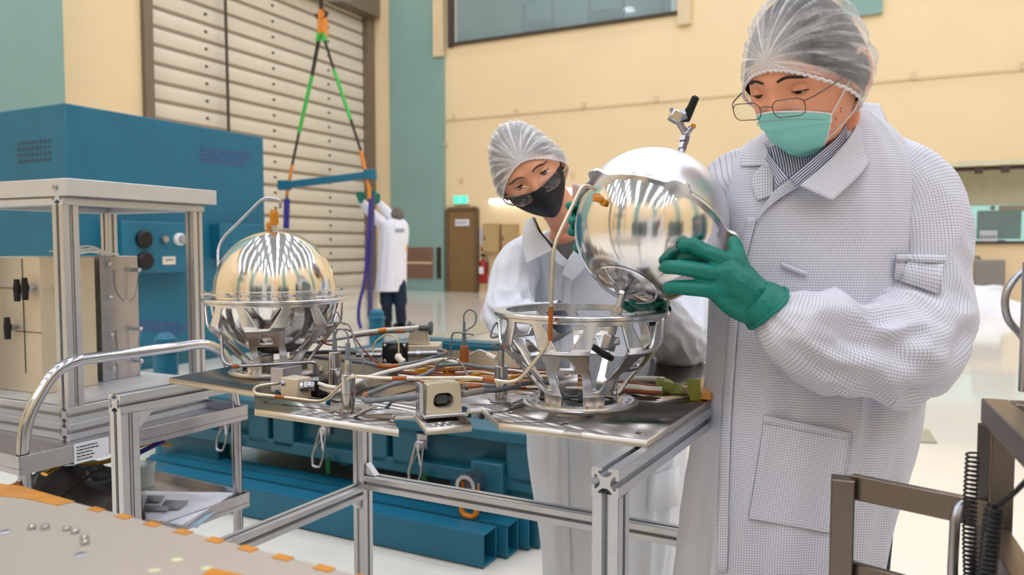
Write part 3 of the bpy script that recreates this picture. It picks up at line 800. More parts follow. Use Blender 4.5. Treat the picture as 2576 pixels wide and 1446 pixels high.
def onp(px, py, dz=0): return on(px, py, PZ + dz)
poly = [onp(425, 950), onp(640, 984), onp(640, 1028), onp(1003, 1080), onp(983, 1047), onp(992, 1040), onp(1041, 1037), onp(1072, 1076), onp(1187, 1067), onp(1160, 1034), onp(1172, 1025), onp(1212, 1022), onp(1255, 1063), onp(1627, 1107),
        V((.60, 1.80, PZ)), V((.25, 2.00, PZ)), V((-.04, 2.08, PZ)), V((-.32, 2.12, PZ)), V((-.51, 2.05, PZ)), V((-.67, 1.84, PZ))]
PTH = .0118
pl = thing('instrument_plate', 'large shiny machined aluminium plate lying on the table frame', 'plate', V((0, 1.5, PZ - PTH)))
b = MB(); n = len(poly)
vs = [p - ZD * PTH for p in poly] + poly
b.add(vs, [tuple(range(n, 2 * n))], 0); b.add(vs, [tuple(range(n))[::-1]] + [(i, (i + 1) % n, (i + 1) % n + n, i + n) for i in range(n)], 1)
o = b.build('plate_body', [M['plate'], M['plate_edge']], pl, angle=30)
bmm = bmesh.new(); bmm.from_mesh(o.data); bmesh.ops.remove_doubles(bmm, verts=bmm.verts, dist=1e-6); bmesh.ops.triangulate(bmm, faces=[f for f in bmm.faces if len(f.verts) > 4]); bmesh.ops.recalc_face_normals(bmm, faces=bmm.faces); bmm.to_mesh(o.data); bmm.free()
def screw(p, par, r=.004, m=None, h=.004, nm='screw'):
    q = MB(); q.lathe(p, (0, 0, 1), [(r, -.0005), (r, h * .8), (r * .8, h), (r * .5, h), (r * .45, h * .4), (0, h * .4)], 12); return q.build(nm, m or M['steel_pol'], par)
for x, y in ((1412, 1068), (1424, 1066), (1606, 1090), (985, 1062), (834, 1038), (930, 1022), (1100, 1040), (1285, 1040)): screw(onp(x, y), pl)
# tongue block, edge notch block, under-plate boss, raised pad
b = MB(); b.prism([onp(1045, 1042), onp(1060, 1056), onp(1178, 1046), onp(1160, 1036)], (0, 0, .006)); b.build('bracket_pad', M['alu_mach'], pl, bevel=.001)
b = MB(); b.prism([onp(803, 1030), onp(858, 1014), onp(952, 1022), onp(905, 1042)], (0, 0, .002)); b.build('mounting_pad', M['alu_mach'], pl)
b = MB(); b.prism([onp(1228, 1006), onp(1290, 992), onp(1330, 1000), onp(1290, 1016)], (0, 0, .003)); b.build('mounting_pad', M['alu_mach'], pl)
b = MB(); c = onp(850, 1047) - ZD * (PTH + .0); b.lathe(c - ZD * .012 + TA * .06, (0, 0, 1), [(0, 0), (.045, 0), (.048, .003), (.048, .012)], 32); b.build('under_boss', M['steel_pol'], pl)
b = MB(); a = onp(1443, 1087); b.box(a + V((.0, .004, -.001)), (.028, .016, .004), (V((.9, -.43, 0)), V((.43, .9, 0)), ZD)); b.build('edge_pad', M['alu_mach'], pl)

# ------------------------------------------------------------ tank brackets (open cone trusses)
def sdpoly(p, poly):
    d = 1e9; s = 1.0; n = len(poly); j = n - 1
    for i in range(n):
        ex, ey = poly[j][0] - poly[i][0], poly[j][1] - poly[i][1]
        wx, wy = p[0] - poly[i][0], p[1] - poly[i][1]
        t = max(0, min(1, (wx * ex + wy * ey) / (ex * ex + ey * ey)))
        bx, by = wx - ex * t, wy - ey * t
        d = min(d, bx * bx + by * by)
        c1 = p[1] >= poly[i][1]; c2 = p[1] < poly[j][1]; c3 = ex * wy > ey * wx
        if (c1 and c2 and c3) or (not c1 and not c2 and not c3): s = -s
        j = i
    return s * sqrt(d)
HOLES = [([(-.026, .004), (.026, .004), (.020, .066), (-.020, .066)], .006),
         ([(-.010, .083), (.010, .083), (.002, .097), (-.002, .097)], .004),
         ([(-.026, .157), (.026, .157), (.006, .117), (-.006, .117)], .0035)]
HB = ([(-.005, .038), (.005, .038), (.022, .085), (.023, .112), (.013, .153), (-.013, .153), (-.023, .112), (-.022, .085)], .005)
def holes(s, h):
    """negative inside a hole; s in one 60 degree unit (+-.0628)"""
    d = min(sdpoly((s, h), P) - r for P, r in HOLES)
    for c in (-.0628, .0628): d = min(d, sdpoly((s - c, h), HB[0]) - HB[1])
    return d
def cone_r(h):
    pts = [(0, .077), (.026, .078), (.036, .086), (.108, .149), (.118, .1525), (.168, .1525)]
    for (h0, r0), (h1, r1) in zip(pts, pts[1:]):
        if h <= h1: return r0 + (r1 - r0) * (h - h0) / (h1 - h0)
    return pts[-1][1]
def bracket(name_lb, c, rot, extra=None):
    t = thing('tank_bracket', name_lb, 'bracket', c)
    b = MB()
    b.lathe(c, (0, 0, 1), [(.078, .0), (.106, .0), (.107, .002), (.107, .004), (.101, .0055), (.100, .0085), (.078, .0085)], 96, closed=True); b.build('base_ring', M['alu_mach'], t, angle=25)
    NS, NH = 84, 84; hs = [.006 + (.168 - .006) * j / NH for j in range(NH + 1)]
    cw = .1256 / NS; ch = (.162) / NH; grid = {}; sd = {}
    keep = {}
    for j in range(NH):
        for i in range(NS): sd[i, j] = holes(-.0628 + cw * (i + .5), hs[j] + ch / 2)
    for j in range(NH + 1):
        for i in range(NS):
            s = -.0628 + cw * i; hh = hs[j]
            around = [sd[(i + a) % NS, j + q] > 0 for a in (-1, 0) for q in (-1, 0) if 0 <= j + q < NH]
            if any(around) and not all(around) and 0 < j < NH:
                for _ in range(4):
                    e = 2e-4; d = holes(s, hh)
                    gx = (holes(s + e, hh) - holes(s - e, hh)) / (2 * e); gy = (holes(s, hh + e) - holes(s, hh - e)) / (2 * e)
                    q = max(.5, gx * gx + gy * gy); dx, dy = -d * gx / q, -d * gy / q
                    s += max(-cw * .5, min(cw * .5, dx)); hh += max(-ch * .5, min(ch * .5, dy))
            grid[i, j] = (s, hh)
    b = MB(); vs = []; idx = {}
    for j in range(NH + 1):
        for q in range(NS * 6):
            k, i = divmod(q, NS); s, h = grid[i, j]
            th = rot + k * pi / 3 + s / .12; r = cone_r(h)
            idx[q, j] = len(vs); vs.append(c + V((cos(th) * r, sin(th) * r, h)))
    fs = []
    for j in range(NH):
        for q in range(NS * 6):
            if sd[q % NS, j] > 0:
                q1 = (q + 1) % (NS * 6); fs.append((idx[q, j], idx[q1, j], idx[q1, j + 1], idx[q, j + 1]))
    used = sorted({i for f in fs for i in f}); rm = {o_: n_ for n_, o_ in enumerate(used)}
    b.add([vs[i] for i in used], [tuple(rm[i] for i in f) for f in fs])
    o = b.build('truss_wall', M['alu_mach'], t, angle=40); md = o.modifiers.new('thickness', 'SOLIDIFY'); md.thickness = .0055; md.offset = -1; md.use_even_offset = False
    b = MB(); b.lathe(c, (0, 0, 1), [(.138, .166), (.160, .166), (.1615, .1675), (.1615, .1725), (.160, .174), (.138, .174)], 128, closed=True); b.build('top_ring', M['alu_mach'], t, angle=25)
    for k in range(24):
        a = rot + k * pi / 12 + .05
        if k % 4 == 3: continue
        q = MB(); q.lathe(c + V((cos(a) * .0915, sin(a) * .0915, .0085)), (0, 0, 1), [(.0032, 0), (.0032, .0022), (.0016, .0022), (.0016, .0008), (0, .0008)], 10); q.build('flange_bolt', M['steel'], t)
    return t
cR = V((.127, 1.39, PZ)); cL = V((-.549, 1.743, PZ))
bR = bracket('empty open truss cone bracket on the right of the plate, with no tank in it', cR, radians(-106))
bL = bracket('open truss cone bracket holding the polished tank at the left of the plate', cL, radians(-82))

# ------------------------------------------------------------ tanks
def tank(name, lb, c, ax, two_tone, rs=.1365, rear=None):
    ax = V(ax).normalized(); t = thing(name, lb, 'tank', c)
    def hemi(sgn, m, nm):
        pr = [(rs * cos(a), sgn * (.006 + rs * sin(a))) for a in [pi / 2 * k / 40 for k in range(41)]]
        pr = [(rs, 0)] + pr; pr[-1] = (0.0005, pr[-1][1])
        b = MB(); pr = pr if sgn > 0 else pr[::-1]; x, y, z = rotm(ax); rows = []; uvs = []
        for r_, h_ in pr:
            rows.append([c + z * h_ + x * (cos(2 * pi * k / 128) * r_) + y * (sin(2 * pi * k / 128) * r_) for k in range(129)]); uvs.append([(k / 128, h_ * 5) for k in range(129)])
        b.grid(rows, uvs=uvs); return b.build(nm, m, t, angle=60)
    hemi(1, M['tank_mat'] if two_tone else M['tank_pol'], 'upper_shell'); hemi(-1, M['tank_pol'], 'lower_shell')
    # girth weld bead
    b = MB(); b.lathe(c, ax, [(rs - .001, .0095), (rs + .0015, .009), (rs + .002, .0065), (rs - .001, .006)], 128); b.build('girth_weld', M['alu_mach'], t)
    # scalloped flange with lugs
    x, y, z = rotm(ax); n = 288; out = []; inn = []
    for k in range(n):
        a = 2 * pi * k / n; d = ((a + LUG) % (2 * pi / NLUG)) - pi / NLUG
        q = abs(d) * .15
        r = rs + .007 + (.018 * (1 / (1 + exp((q - .017) / .0028))))
        out.append(x * (cos(a) * r) + y * (sin(a) * r)); inn.append(x * (cos(a) * (rs - .001)) + y * (sin(a) * (rs - .001)))
    b = MB(); h0, h1 = -.0025, .0025
    vs = [c + p + z * h for h in (h0, h1) for p in out] + [c + p + z * h for h in (h0, h1) for p in inn]
    fs = []
    for k in range(n):
        k1 = (k + 1) % n
        fs += [(k, k1, k1 + n, k + n), (k + n, k1 + n, k1 + 3 * n, k + 3 * n), (k, k + 2 * n, k1 + 2 * n, k1)]
    b.add(vs, fs); b.build('mounting_flange', M['alu_mach'], t, angle=30)
    for k in range(NLUG):
        a = 2 * pi * (k + .5) / NLUG - LUG
        p = c + x * (cos(a) * (rs + .016)) + y * (sin(a) * (rs + .016))
        q = MB(); q.lathe(p, z, [(.0045, .0025), (.0045, .006), (.003, .0065), (0, .0065)] if not two_tone else [(.005, .0026), (.005, .0032), (.0028, .0034), (.0028, .0026)], 14); q.build('lug_bolt', M['steel_pol'], t)
    return t
LUG, NLUG = 0.0, 8
tkc = V((cL.x, cL.y, PZ + .184))
tL = tank('propellant_tank', 'mirror-polished spherical tank sitting in the left truss bracket', tkc, (0, 0, 1), False)
b = MB(); p = tkc + ZD * .1375
b.lathe(p, (0, 0, 1), [(.016, -.003), (.012, .002), (.0075, .006), (.006, .014), (.006, .03), (0, .03)], 24); b.build('top_port', M['steel_pol'], tL)
b = MB(); b.lathe(p + ZD * .018, (0, 0, 1), [(0, 0), (.0085, 0), (.0105, .006), (.0098, .012), (.0112, .02), (.0098, .03), (.0070, .036), (0, .036)], 12)
b.ell(p + V((-.012, -.004, .018)), .006, .003, .008, None, 8, 5); b.box(p + V((-.011, -.003, .005)), (.008, .003, .022)); b.build('port_tape', M['kapton'], tL)
# held tank
hc = at(1637, 567, 1.375)
HAX = V((.40, .44, .80)).normalized()
LUG, NLUG = 0.25, 6
tH = tank('held_tank', 'spherical metal tank held tilted above the empty bracket, satin on top and mirror below', hc, HAX, True, .1365)
x, y, z = rotm(HAX)
def fit_chain(t, p, d, segs, m, nm):
    """row of collars and hex nuts along d: (kind, length, radius)"""
    d = V(d).normalized()
    for kd, L, r in segs:
        q = MB()
        if kd == 'h': q.hexn(p + d * .0004, p + d * (L - .0004), r); q.build('hex_nut', m, t, angle=20)
        else: q.cyl(p, p + d * L, r, r, 18); q.build(nm, m, t)
        p = p + d * L
    return p
# lower outlet with raised weld ring
b = MB(); p = hc - HAX * (.1365 + .006)
b.lathe(p, -HAX, [(.058, -.0105), (.056, -.0085), (.054, -.0098)], 48); b.build('weld_ring', M['alu_mach'], tH)
b = MB(); b.lathe(p, -HAX, [(.024, -.003), (.016, .002), (.009, .006), (.008, .012), (0, .012)], 28); b.build('outlet_boss', M['steel_pol'], tH)
d0 = (-HAX * .8 + V((.0, .15, -.45))).normalized()
pe = fit_chain(tH, p - HAX * .008, d0, [('c', .024, .0062), ('h', .012, .0084), ('c', .003, .007), ('h', .014, .0078), ('c', .004, .0055), ('h', .016, .0072), ('c', .010, .005)], M['steel'], 'outlet_tube')
b = MB(); b.box(pe + d0 * .006, (.02, .018, .026), rotm(d0)); b.cyl(pe + d0 * .006, pe + d0 * .006 + V((.018, 0, .004)), .007); b.build('valve_body', M['steel'], tH, bevel=.002)
b = MB(); q0 = pe + d0 * .022; b.tube([q0 + V((.008, -.01, -.010)), q0 + V((-.006, -.014, -.002)), q0 + V((-.026, -.016, .012))], [.0075, .0095, .0080], 10, flat=.7); b.build('valve_lever', M['black'], tH)
# upper valve beyond the top of the tank
pt = hc + HAX * (.1365 + .004)
b = MB(); b.lathe(pt, HAX, [(.02, -.003), (.012, .003), (.008, .01), (0, .01)], 24); b.build('inlet_boss', M['steel_pol'], tH)
dU = (at(1728, 330, pt.y + .03) - at(1714, 384, pt.y + .015)).normalized()
p1_ = pt + HAX * .006
p2_ = at(1716, 376, pt.y + .015)
b = MB(); b.tube(smooth_path([p1_, (p1_ + p2_) / 2 + V((.003, 0, .003)), p2_]), .006, 12); b.build('inlet_tube', M['steel'], tH)
pe = fit_chain(tH, p2_, dU, [('h', .013, .0085), ('c', .003, .006), ('h', .012, .0095), ('c', .006, .006)], M['steel'], 'inlet_tube')
pj = pe
b = MB(); b.cyl(pj, pj + V((.010, 0, .012)), .006); b.cyl(pj, pj + V((-.006, 0, .012)), .0065); b.ell(pj, .008, .008, .008); b.build('tee_fitting', M['steel'], tH)
b = MB(); b.ell(pj + V((.013, -.002, .015)), .0055, .006, .006, None, 8, 6); b.build('cap_tape', M['kapton'], tH)
pv = at(1702, 296, pj.y)
b = MB(); b.cyl(pj, pv, .0065); b.build('valve_stem', M['steel'], tH)
b = MB(); b.box(pv + V((-.002, 0, .002)), (.024, .022, .022), rotm(V((.5, 0, .86)))); b.build('inlet_valve_body', M['steel_pol'], tH, bevel=.003)
b = MB(); b.cyl(pv, at(1688, 272, pj.y), .0055, .0045); b.build('valve_nozzle', M['steel'], tH)
b = MB(); b.hexn(pv, pv + V((.017, -.002, .006)), .011); b.build('valve_nut', M['steel'], tH, angle=20)
b = MB(); v1 = at(1725, 296, pj.y); v2 = at(1750, 245, pj.y - .01)
b.tube([v1 + V((0, 0, -.008)), v1, (v1 + v2) / 2 + V((.001, 0, 0)), v2, v2 + (v2 - v1).normalized() * .003], [.007, .0105, .008, .0075, .004], 12, flat=.7); b.build('inlet_valve_lever', M['black'], tH)
# amber tape tags near the tube joint
b = MB(); c = at(1501, 497, 1.278); b.box(c, (.013, .006, .012), rotm(V((.2, .3, 1)))); b.box(c + V((.011, 0, -.008)), (.010, .006, .010), rotm(V((.5, .2, 1)))); b.ell(c + V((.004, -.002, -.002)), .009, .005, .007, None, 8, 6); o = b.build('tape_tag', M['kapton'], tH)

# ------------------------------------------------------------ bent gas tubes
def tapeseg(t, p0, p1, r, m=None): 
    q = MB(); q.cyl(p0, p1, r, r, 16); return q.build('tape_band', m or M['kapton2'], t)
gt = thing('gas_tube', 'long bent gas tube rising past the empty bracket to the held tank', 'tube', onp(640, 1000))
Pt = [at(712, 962, 1.47), at(640, 972, 1.43), at(638, 990, 1.40), at(815, 1012, 1.335), at(882, 944, 1.30), at(960, 952, 1.28), at(1200, 950, 1.25), at(1300, 965, 1.235), at(1383, 862, 1.222), at(1392, 618, 1.232), at(1466, 463, 1.258), at(1499, 476, 1.276)]
b = MB(); b.tube(bend_path(Pt, .022), .0032, 12); b.build('tube_run', mat('cream_steel_tube', (214, 202, 184), .28, metal=.8), gt)
def lerp(a, c, k): return a + (c - a) * k
tapeseg(gt, lerp(Pt[8], Pt[9], .02), lerp(Pt[8], Pt[9], .37), .0040)
tapeseg(gt, lerp(Pt[6], Pt[7], .15), lerp(Pt[6], Pt[7], .45), .0040); tapeseg(gt, lerp(Pt[5], Pt[6], .12), lerp(Pt[5], Pt[6], .27), .0040)
tapeseg(gt, lerp(Pt[2], Pt[3], .33), lerp(Pt[2], Pt[3], .45), .0038)
gt = thing('gas_tube', 'bent steel gas tube arching beside the left tank to its taped top port', 'tube', onp(600, 930))
Pt = [at(795, 934, 1.60), at(795, 910, 1.59), at(600, 921, 1.60), at(560, 914, 1.62), at(553, 760, 1.66), at(547, 612, 1.72), at(664, 496, 1.745), at(705, 502, 1.745), at(705, 524, 1.745)]
b = MB(); b.tube(bend_path(Pt, .03), .0036, 12); b.build('tube_run', M['steel'], gt)
tapeseg(gt, lerp(Pt[4], Pt[3], .18), lerp(Pt[4], Pt[5], .2), .0047); tapeseg(gt, lerp(Pt[2], Pt[1], .0), lerp(Pt[2], Pt[1], -.08), .0045)
b = MB(); b.box(at(795, 930, 1.60), (.012, .012, .02)); b.build('tube_clamp', M['steel'], gt, bevel=.001)

# ------------------------------------------------------------ sensors and posts on the plate
def post(lb, px, pyb, segs, base=None, name='sensor_post', wire=None, parts=('foot_flange', 'lower_sleeve', 'upper_sleeve', 'thin_stem', 'crimp')):
    c = onp(px, pyb); t = thing(name, lb, 'sensor', c); z = 0
    Y = c.y
    for i, (y0, y1, r, m) in enumerate(segs):
        z0 = at(px, y0, Y).z; z1 = at(px, y1, Y).z
        if i == 0: z0 = PZ
        q = MB(); q.lathe(V((c.x, c.y, z0)), (0, 0, 1), [(0, 0), (r, 0), (r, (z1 - z0) * .96), (r * .92, z1 - z0), (0, z1 - z0)], 24); q.build(parts[min(i, 4)], m, t)
    if wire:
        for w, m, r in wire:
            q = MB(); q.tube(smooth_path([at(x, y, Yy) for x, y, Yy in w]), r, 8); q.build('looped_wire', m, t)
    return t, c
S, SP, G = M['steel'], M['steel_pol'], M['grey_cable']
t, c = post('tall two-part steel post nearest the viewer on the square pad', 877, 1034, [(1034, 1030, .024, SP), (1030, 988, .0115, SP), (988, 940, .0125, SP), (940, 905, .006, SP), (905, 862, .0045, G)],
            wire=[([(877, 865, 1.317), (872, 836, 1.32), (852, 828, 1.33), (842, 850, 1.34), (846, 880, 1.34)], G, .0016), ([(874, 900, 1.30), (905, 903, 1.32), (912, 890, 1.36), (880, 876, 1.36), (850, 872, 1.33)], G, .0016)])
for dx, dy in ((-.016, 0), (.016, .004), (0, -.017)): screw(c + V((dx, dy, .002)), t, .0028)
post('tall two-part steel post standing just behind the nearest one', 843, 972, [(972, 968, .02, S), (968, 925, .0135, SP), (925, 884, .0125, SP), (884, 850, .005, G), (850, 832, .0035, G)],
     wire=[([(843, 850, 1.56), (838, 800, 1.56), (848, 785, 1.56), (860, 812, 1.56), (872, 815, 1.56)], G, .0016), ([(866, 812, 1.55), (880, 822, 1.54), (896, 870, 1.52), (912, 900, 1.5), (915, 950, 1.49), (925, 972, 1.46), (960, 965, 1.45)], G, .0018)])
post('steel post with a grey stem beside the empty bracket', 1261, 1010, [(1010, 1006, .022, S), (1006, 952, .0115, SP), (952, 920, .0125, SP), (920, 880, .006, S), (880, 866, .004, G)],
     wire=[([(1261, 868, 1.41), (1252, 866, 1.40), (1238, 872, 1.39), (1246, 878, 1.40), (1262, 870, 1.41)], G, .0018), ([(1262, 868, 1.42), (1256, 835, 1.43), (1250, 812, 1.44), (1238, 830, 1.42), (1236, 848, 1.41), (1256, 846, 1.42)], G, .0018)])
post('amber-wrapped sensor post with a looped wire behind the middle of the plate', 1168, 918, [(918, 914, .014, S), (914, 870, .0105, M['kapton2']), (870, 838, .005, G), (838, 808, .0035, G)],
     wire=[([(1167, 810, 1.84), (1168, 790, 1.84), (1182, 779, 1.84), (1197, 790, 1.84), (1194, 815, 1.84), (1172, 832, 1.83)], G, .0019), ([(1192, 842, 1.82), (1150, 836, 1.83), (1137, 845, 1.84), (1134, 890, 1.84), (1134, 912, 1.84)], G, .0020)])
t, c = None, None
# cream valve block with fittings
c = onp(745, 1002); t = thing('valve_block', 'cream aluminium valve block with steel fittings near the front left of the plate', 'valve', c)
ax = (TB, TA, ZD)
b = MB(); zt = at(745, 948, c.y).z - PZ; b.box(c + ZD * zt / 2, (.045, .035, zt), (TB * -1, TA, ZD)); b.build('block', M['cream_alu'], t, bevel=.0015)
b = MB(); b.box(c + V((-.036, .06, .028)), (.034, .05, .05), (TB * -1, TA, ZD)); b.build('rear_block', M['steel'], t, bevel=.001)
b = MB(); b.box(c + V((.036, .03, .016)), (.022, .03, .03), (TB * -1, TA, ZD)); b.build('side_block', M['black'], t, bevel=.001)
pe = fit_chain(t, at(757, 972, c.y - .01), V((1, .12, .05)), [('c', .006, .013), ('h', .008, .0115), ('c', .004, .0085), ('h', .008, .010)], M['steel_pol'], 'fitting')
pe = fit_chain(t, at(775, 960, c.y + .03), V((1, .1, -.05)), [('h', .01, .010), ('h', .012, .012)], M['steel_pol'], 'fitting')
fit_chain(t, at(724, 962, c.y + .0), V((-1, .0, .0)), [('c', .004, .011), ('h', .006, .010)], M['steel_pol'], 'fitting')
for x, y in ((698, 992), (826, 1017)): screw(onp(x, y), t, .0045, M['blue_bolt'], .009, 'blue_screw')
# beige bracket block with rounded window
a0 = onp(1072, 1050, .006); a1 = onp(1163, 1043, .006)
Zt = at(1072, 966, a0.y).z
xx = (a1 - a0).normalized(); yy = V((-xx.y, xx.x, 0)); w = (a1 - a0).length; hgt = Zt - a0.z
t = thing('thruster_mount', 'beige block with a rounded window standing on the plate tongue', 'bracket', a0)
b = MB(); outer = [(0.0, 0), (w, 0), (w * .93, hgt), (w * .04, hgt)]
cx, cy = w * .48, hgt * .47; inn = [(cx + p[0], cy + p[1]) for p in rrect(w * .56, hgt * .46, w * .19, 6)]
def front(pts, d): return [a0 + xx * p[0] + ZD * p[1] + yy * d for p in pts]
n_ = len(inn); out_s = []
for (px_, py_) in inn:
    dx, dy = px_ - cx, py_ - cy; k = 1e9
    # ray to trapezoid outline
    for (q0, q1) in zip(outer, outer[1:] + outer[:1]):
        ex, ey = q1[0] - q0[0], q1[1] - q0[1]; den = dx * ey - dy * ex
        if abs(den) < 1e-12: continue
        tt = ((q0[0] - cx) * ey - (q0[1] - cy) * ex) / den
        if tt > 0: k = min(k, tt)
    out_s.append((cx + dx * k, cy + dy * k))
th = .03
F_i, F_o, B_i, B_o = front(inn, 0), front(out_s, 0), front(inn, th), front(out_s, th)
vs = F_i + F_o + B_i + B_o; fs = []
for k in range(n_):
    k1 = (k + 1) % n_
    fs += [(k, k1, k1 + n_, k + n_), (k, k + 2 * n_, k1 + 2 * n_, k1), (k + n_, k1 + n_, k1 + 3 * n_, k + 3 * n_), (k + 2 * n_, k + 3 * n_, k1 + 3 * n_, k1 + 2 * n_)]
b.add(vs, fs); b.build('window_block', M['cream_alu'], t, angle=20)
b = MB(); b.box(a0 + xx * cx + ZD * cy + yy * (th * .6), (w * .3, .014, hgt * .27), (xx, yy, ZD)); b.cyl(a0 + xx * (w * .2) + ZD * cy + yy * (th * .6), a0 + xx * (w * .8) + ZD * cy + yy * (th * .6), .006); b.build('inner_sensor', M['dkgrey'], t, bevel=.0008)
b = MB(); b.box(a0 + xx * w * .48 + ZD * hgt * .5 + yy * (th + .002), (w * .9, .003, hgt * .9), (xx, yy, ZD)); b.build('back_plate', M['black'], t)
b = MB(); b.box(a0 + xx * (-.008) + ZD * hgt * .5 + yy * (th * .5), (.006, .03, hgt), (xx, yy, ZD)); b.build('side_plate', M['alu_mach'], t)
b = MB(); b.box(a0 + xx * w * .5 + ZD * .003 + yy * th * .4, (w * 1.18, .05, .006), (xx, yy, ZD)); b.build('foot_plate', M['alu_mach'], t, bevel=.001)
screw(onp(1168, 1036, .008), t, .0045, M['blue_bolt'], .009, 'blue_screw')
# black solenoid valve
a0 = onp(993, 917); Yv = a0.y
t = thing('solenoid_valve', 'square black valve with a cream elbow plug in the middle of the plate', 'valve', a0)
b = MB(); c = at(993, 888, Yv); b.box(c + V((0, .012, 0)), (.062, .024, .05)); b.build('valve_plate', M['black'], t, bevel=.002)
b = MB(); b.lathe(c + V((.0, 0, -.002)), (0, -1, 0), [(.024, 0), (.024, .008), (.02, .010), (.02, .016), (.017, .018), (.017, .026), (0, .026)], 28); b.build('coil_housing', M['black'], t)
for dx in (-.024, .024):
    for dz in (-.019, .019):
        q = MB(); q.lathe(c + V((dx, 0, dz)), (0, -1, 0), [(.0048, 0), (.0048, .003), (.003, .004), (0, .004)], 12); q.build('valve_screw', M['steel_pol'], t)
b = MB(); b.tube(smooth_path([c + V((.012, -.02, -.004)), c + V((.014, -.034, -.006)), c + V((.022, -.04, -.012)), c + V((.028, -.042, -.016))]), [.008] * 4 + [.0085] * 15 if False else .0085, 14); b.build('elbow_plug', M['cream_part'], t)
b = MB(); b.tube(smooth_path([at(1003, 888, Yv - .03), at(1002, 862, Yv - .03), at(990, 845, Yv - .02), at(970, 842, Yv), at(945, 860, Yv), at(938, 885, Yv), at(940, 912, Yv)]), .0022, 8); b.build('cream_wire', mat('cream_wire', (214, 196, 160), .5), t)
fit_chain(t, at(960, 893, Yv), V((-1, .02, 0)), [('c', .02, .006), ('h', .012, .008), ('c', .03, .005)], M['steel'], 'fitting')
fit_chain(t, at(1026, 889, Yv), V((1, .06, 0.02)), [('c', .02, .005), ('h', .012, .0075), ('c', .04, .005)], M['steel'], 'fitting')
# pulley / flange bracket at the back
a0 = onp(1058, 872); Yb = 2.02; a0 = V((at(1058, 868, Yb).x, Yb, PZ))
t = thing('flange_bracket', 'cream bracket with two round grey flanges at the back of the plate', 'bracket', a0)
b = MB(); zc = at(1058, 850, Yb).z; zz = at(1058, 815, Yb).z
b.prism([at(1022, 865, Yb), at(1080, 868, Yb), at(1072, 822, Yb), at(1035, 820, Yb)], (0, .03, 0)); b.build('support_web', M['cream_alu'], t, bevel=.002)
b = MB(); b.box(V((at(1050, 868, Yb).x, Yb + .03, (at(1050, 868, Yb).z + PZ) / 2 + .001)), (.12, .09, at(1050, 868, Yb).z - PZ)); b.build('support_foot', M['cream_alu'], t, bevel=.002)
b = MB(); c = at(1068, 825, Yb); b.lathe(c, (1, -.1, 0), [(.0, -.015), (.008, -.015), (.008, .010), (.017, .012), (.019, .014), (.019, .02), (0, .022)], 24); b.build('flange_disc', M['dkgrey'], t)
b = MB(); c = at(1035, 822, Yb + .02); b.lathe(c, (-1, .1, 0), [(.0, -.01), (.008, -.01), (.008, .0), (.015, .002), (.016, .008), (0, .010)], 24); b.build('flange_disc', M['dkgrey'], t)
# elbow fitting seen inside the empty bracket
t = thing('elbow_fitting', 'dark steel elbow pipe fitting inside the empty bracket', 'fitting', cR + V((-.03, .0, .0)))
b = MB(); p0_, p1_, p2_, p3_ = at(1390, 965, 1.44), at(1425, 998, 1.42), at(1464, 998, 1.40), at(1464, 985, 1.40)
b.tube([p0_, p1_], .0035, 10); b.tube([p1_, p2_], .0035, 10); b.build('elbow_tube', M['dkgrey'], t)
for q_ in (p0_, p1_): q = MB(); q.ell(q_, .007, .007, .007, None, 8, 6); q.build('elbow_joint', M['dkgrey'], t)
q = MB(); q.box(p2_, (.014, .014, .014)); q.cyl(p2_, p3_ + ZD * .004, .005); q.build('elbow_block', M['dkgrey'], t, bevel=.001)
q = MB(); q.cyl(V((p2_.x, p2_.y, PZ)), p2_, .004); q.build('elbow_support', M['dkgrey'], t)

# ------------------------------------------------------------ cables and tubes lying on the plate
def cable(lb, pts, r, m, name='cable', cat='cable', bands=(), group=None, terms=(), bend=None):
    """pts (px, py, Y)"""
    P = [at(*p) for p in pts]
    path = bend_path(P, bend) if bend else smooth_path(P, 8)
    lo = min(P, key=lambda p: p.z)
    t = thing(name, lb, cat, V((lo.x, lo.y, PZ)), group)
    q = MB(); q.tube(path, r, 8); q.build('cable_run', m, t)
    L = len(path) - 1
    for k0, k1, mm in bands:
        i0, i1 = int(k0 * L), max(int(k0 * L) + 1, int(k1 * L))
        q = MB(); q.tube(path[i0:i1 + 1], r * 1.2, 8); q.build('tape_band', mm, t)
    for e, d, segs in terms:
        fit_chain(t, path[e], d, segs, M['steel'], 'terminal')
    return t
KB = M['kapton2']; GC = M['grey_cable']
hY = lambda y, dz=.01: on(1288, y, PZ + dz).y     # depth of a point dz above the plate seen at row y
def cz(lb, pts, r, m, dz=.008, **k): return cable(lb, [(x, y, hY(y, dz if len(q) == 0 else q[0])) for x, y, *q in pts], r, m, **k)
cz('grey cable making a hairpin left of the beige window block', [(1025, 958), (985, 968), (920, 992), (912, 1003), (925, 1010), (985, 1004), (1060, 998)], .0042, M['grey_cable'], .03, bands=((.33, .42, KB),), bend=.01, terms=())
cz('pale crimped connector lying left of the beige window block', [(992, 1002), (1030, 998), (1062, 1000)], .0062, M['grey_plastic'], .03, name='crimp_connector', cat='connector')
cz('pale crimped connector lying right of the beige window block', [(1162, 992), (1200, 985), (1216, 982)], .0062, M['grey_plastic'], .035, name='crimp_connector', cat='connector')
cz('grey cable leading from the beige block into the empty bracket', [(1215, 983), (1260, 980), (1300, 972), (1312, 966), (1350, 962), (1392, 962)], .0045, M['dkgrey'], .035)
cz('straight grey cable in front of the wiring bundle', [(1165, 972), (1240, 970), (1300, 974)], .0034, GC, .03, bands=((.1, .35, KB),))
cz('long grey cable running diagonally behind the beige tube', [(985, 965), (1060, 945), (1092, 928), (1110, 915)], .0042, GC, .018, bands=((.7, .85, KB),))
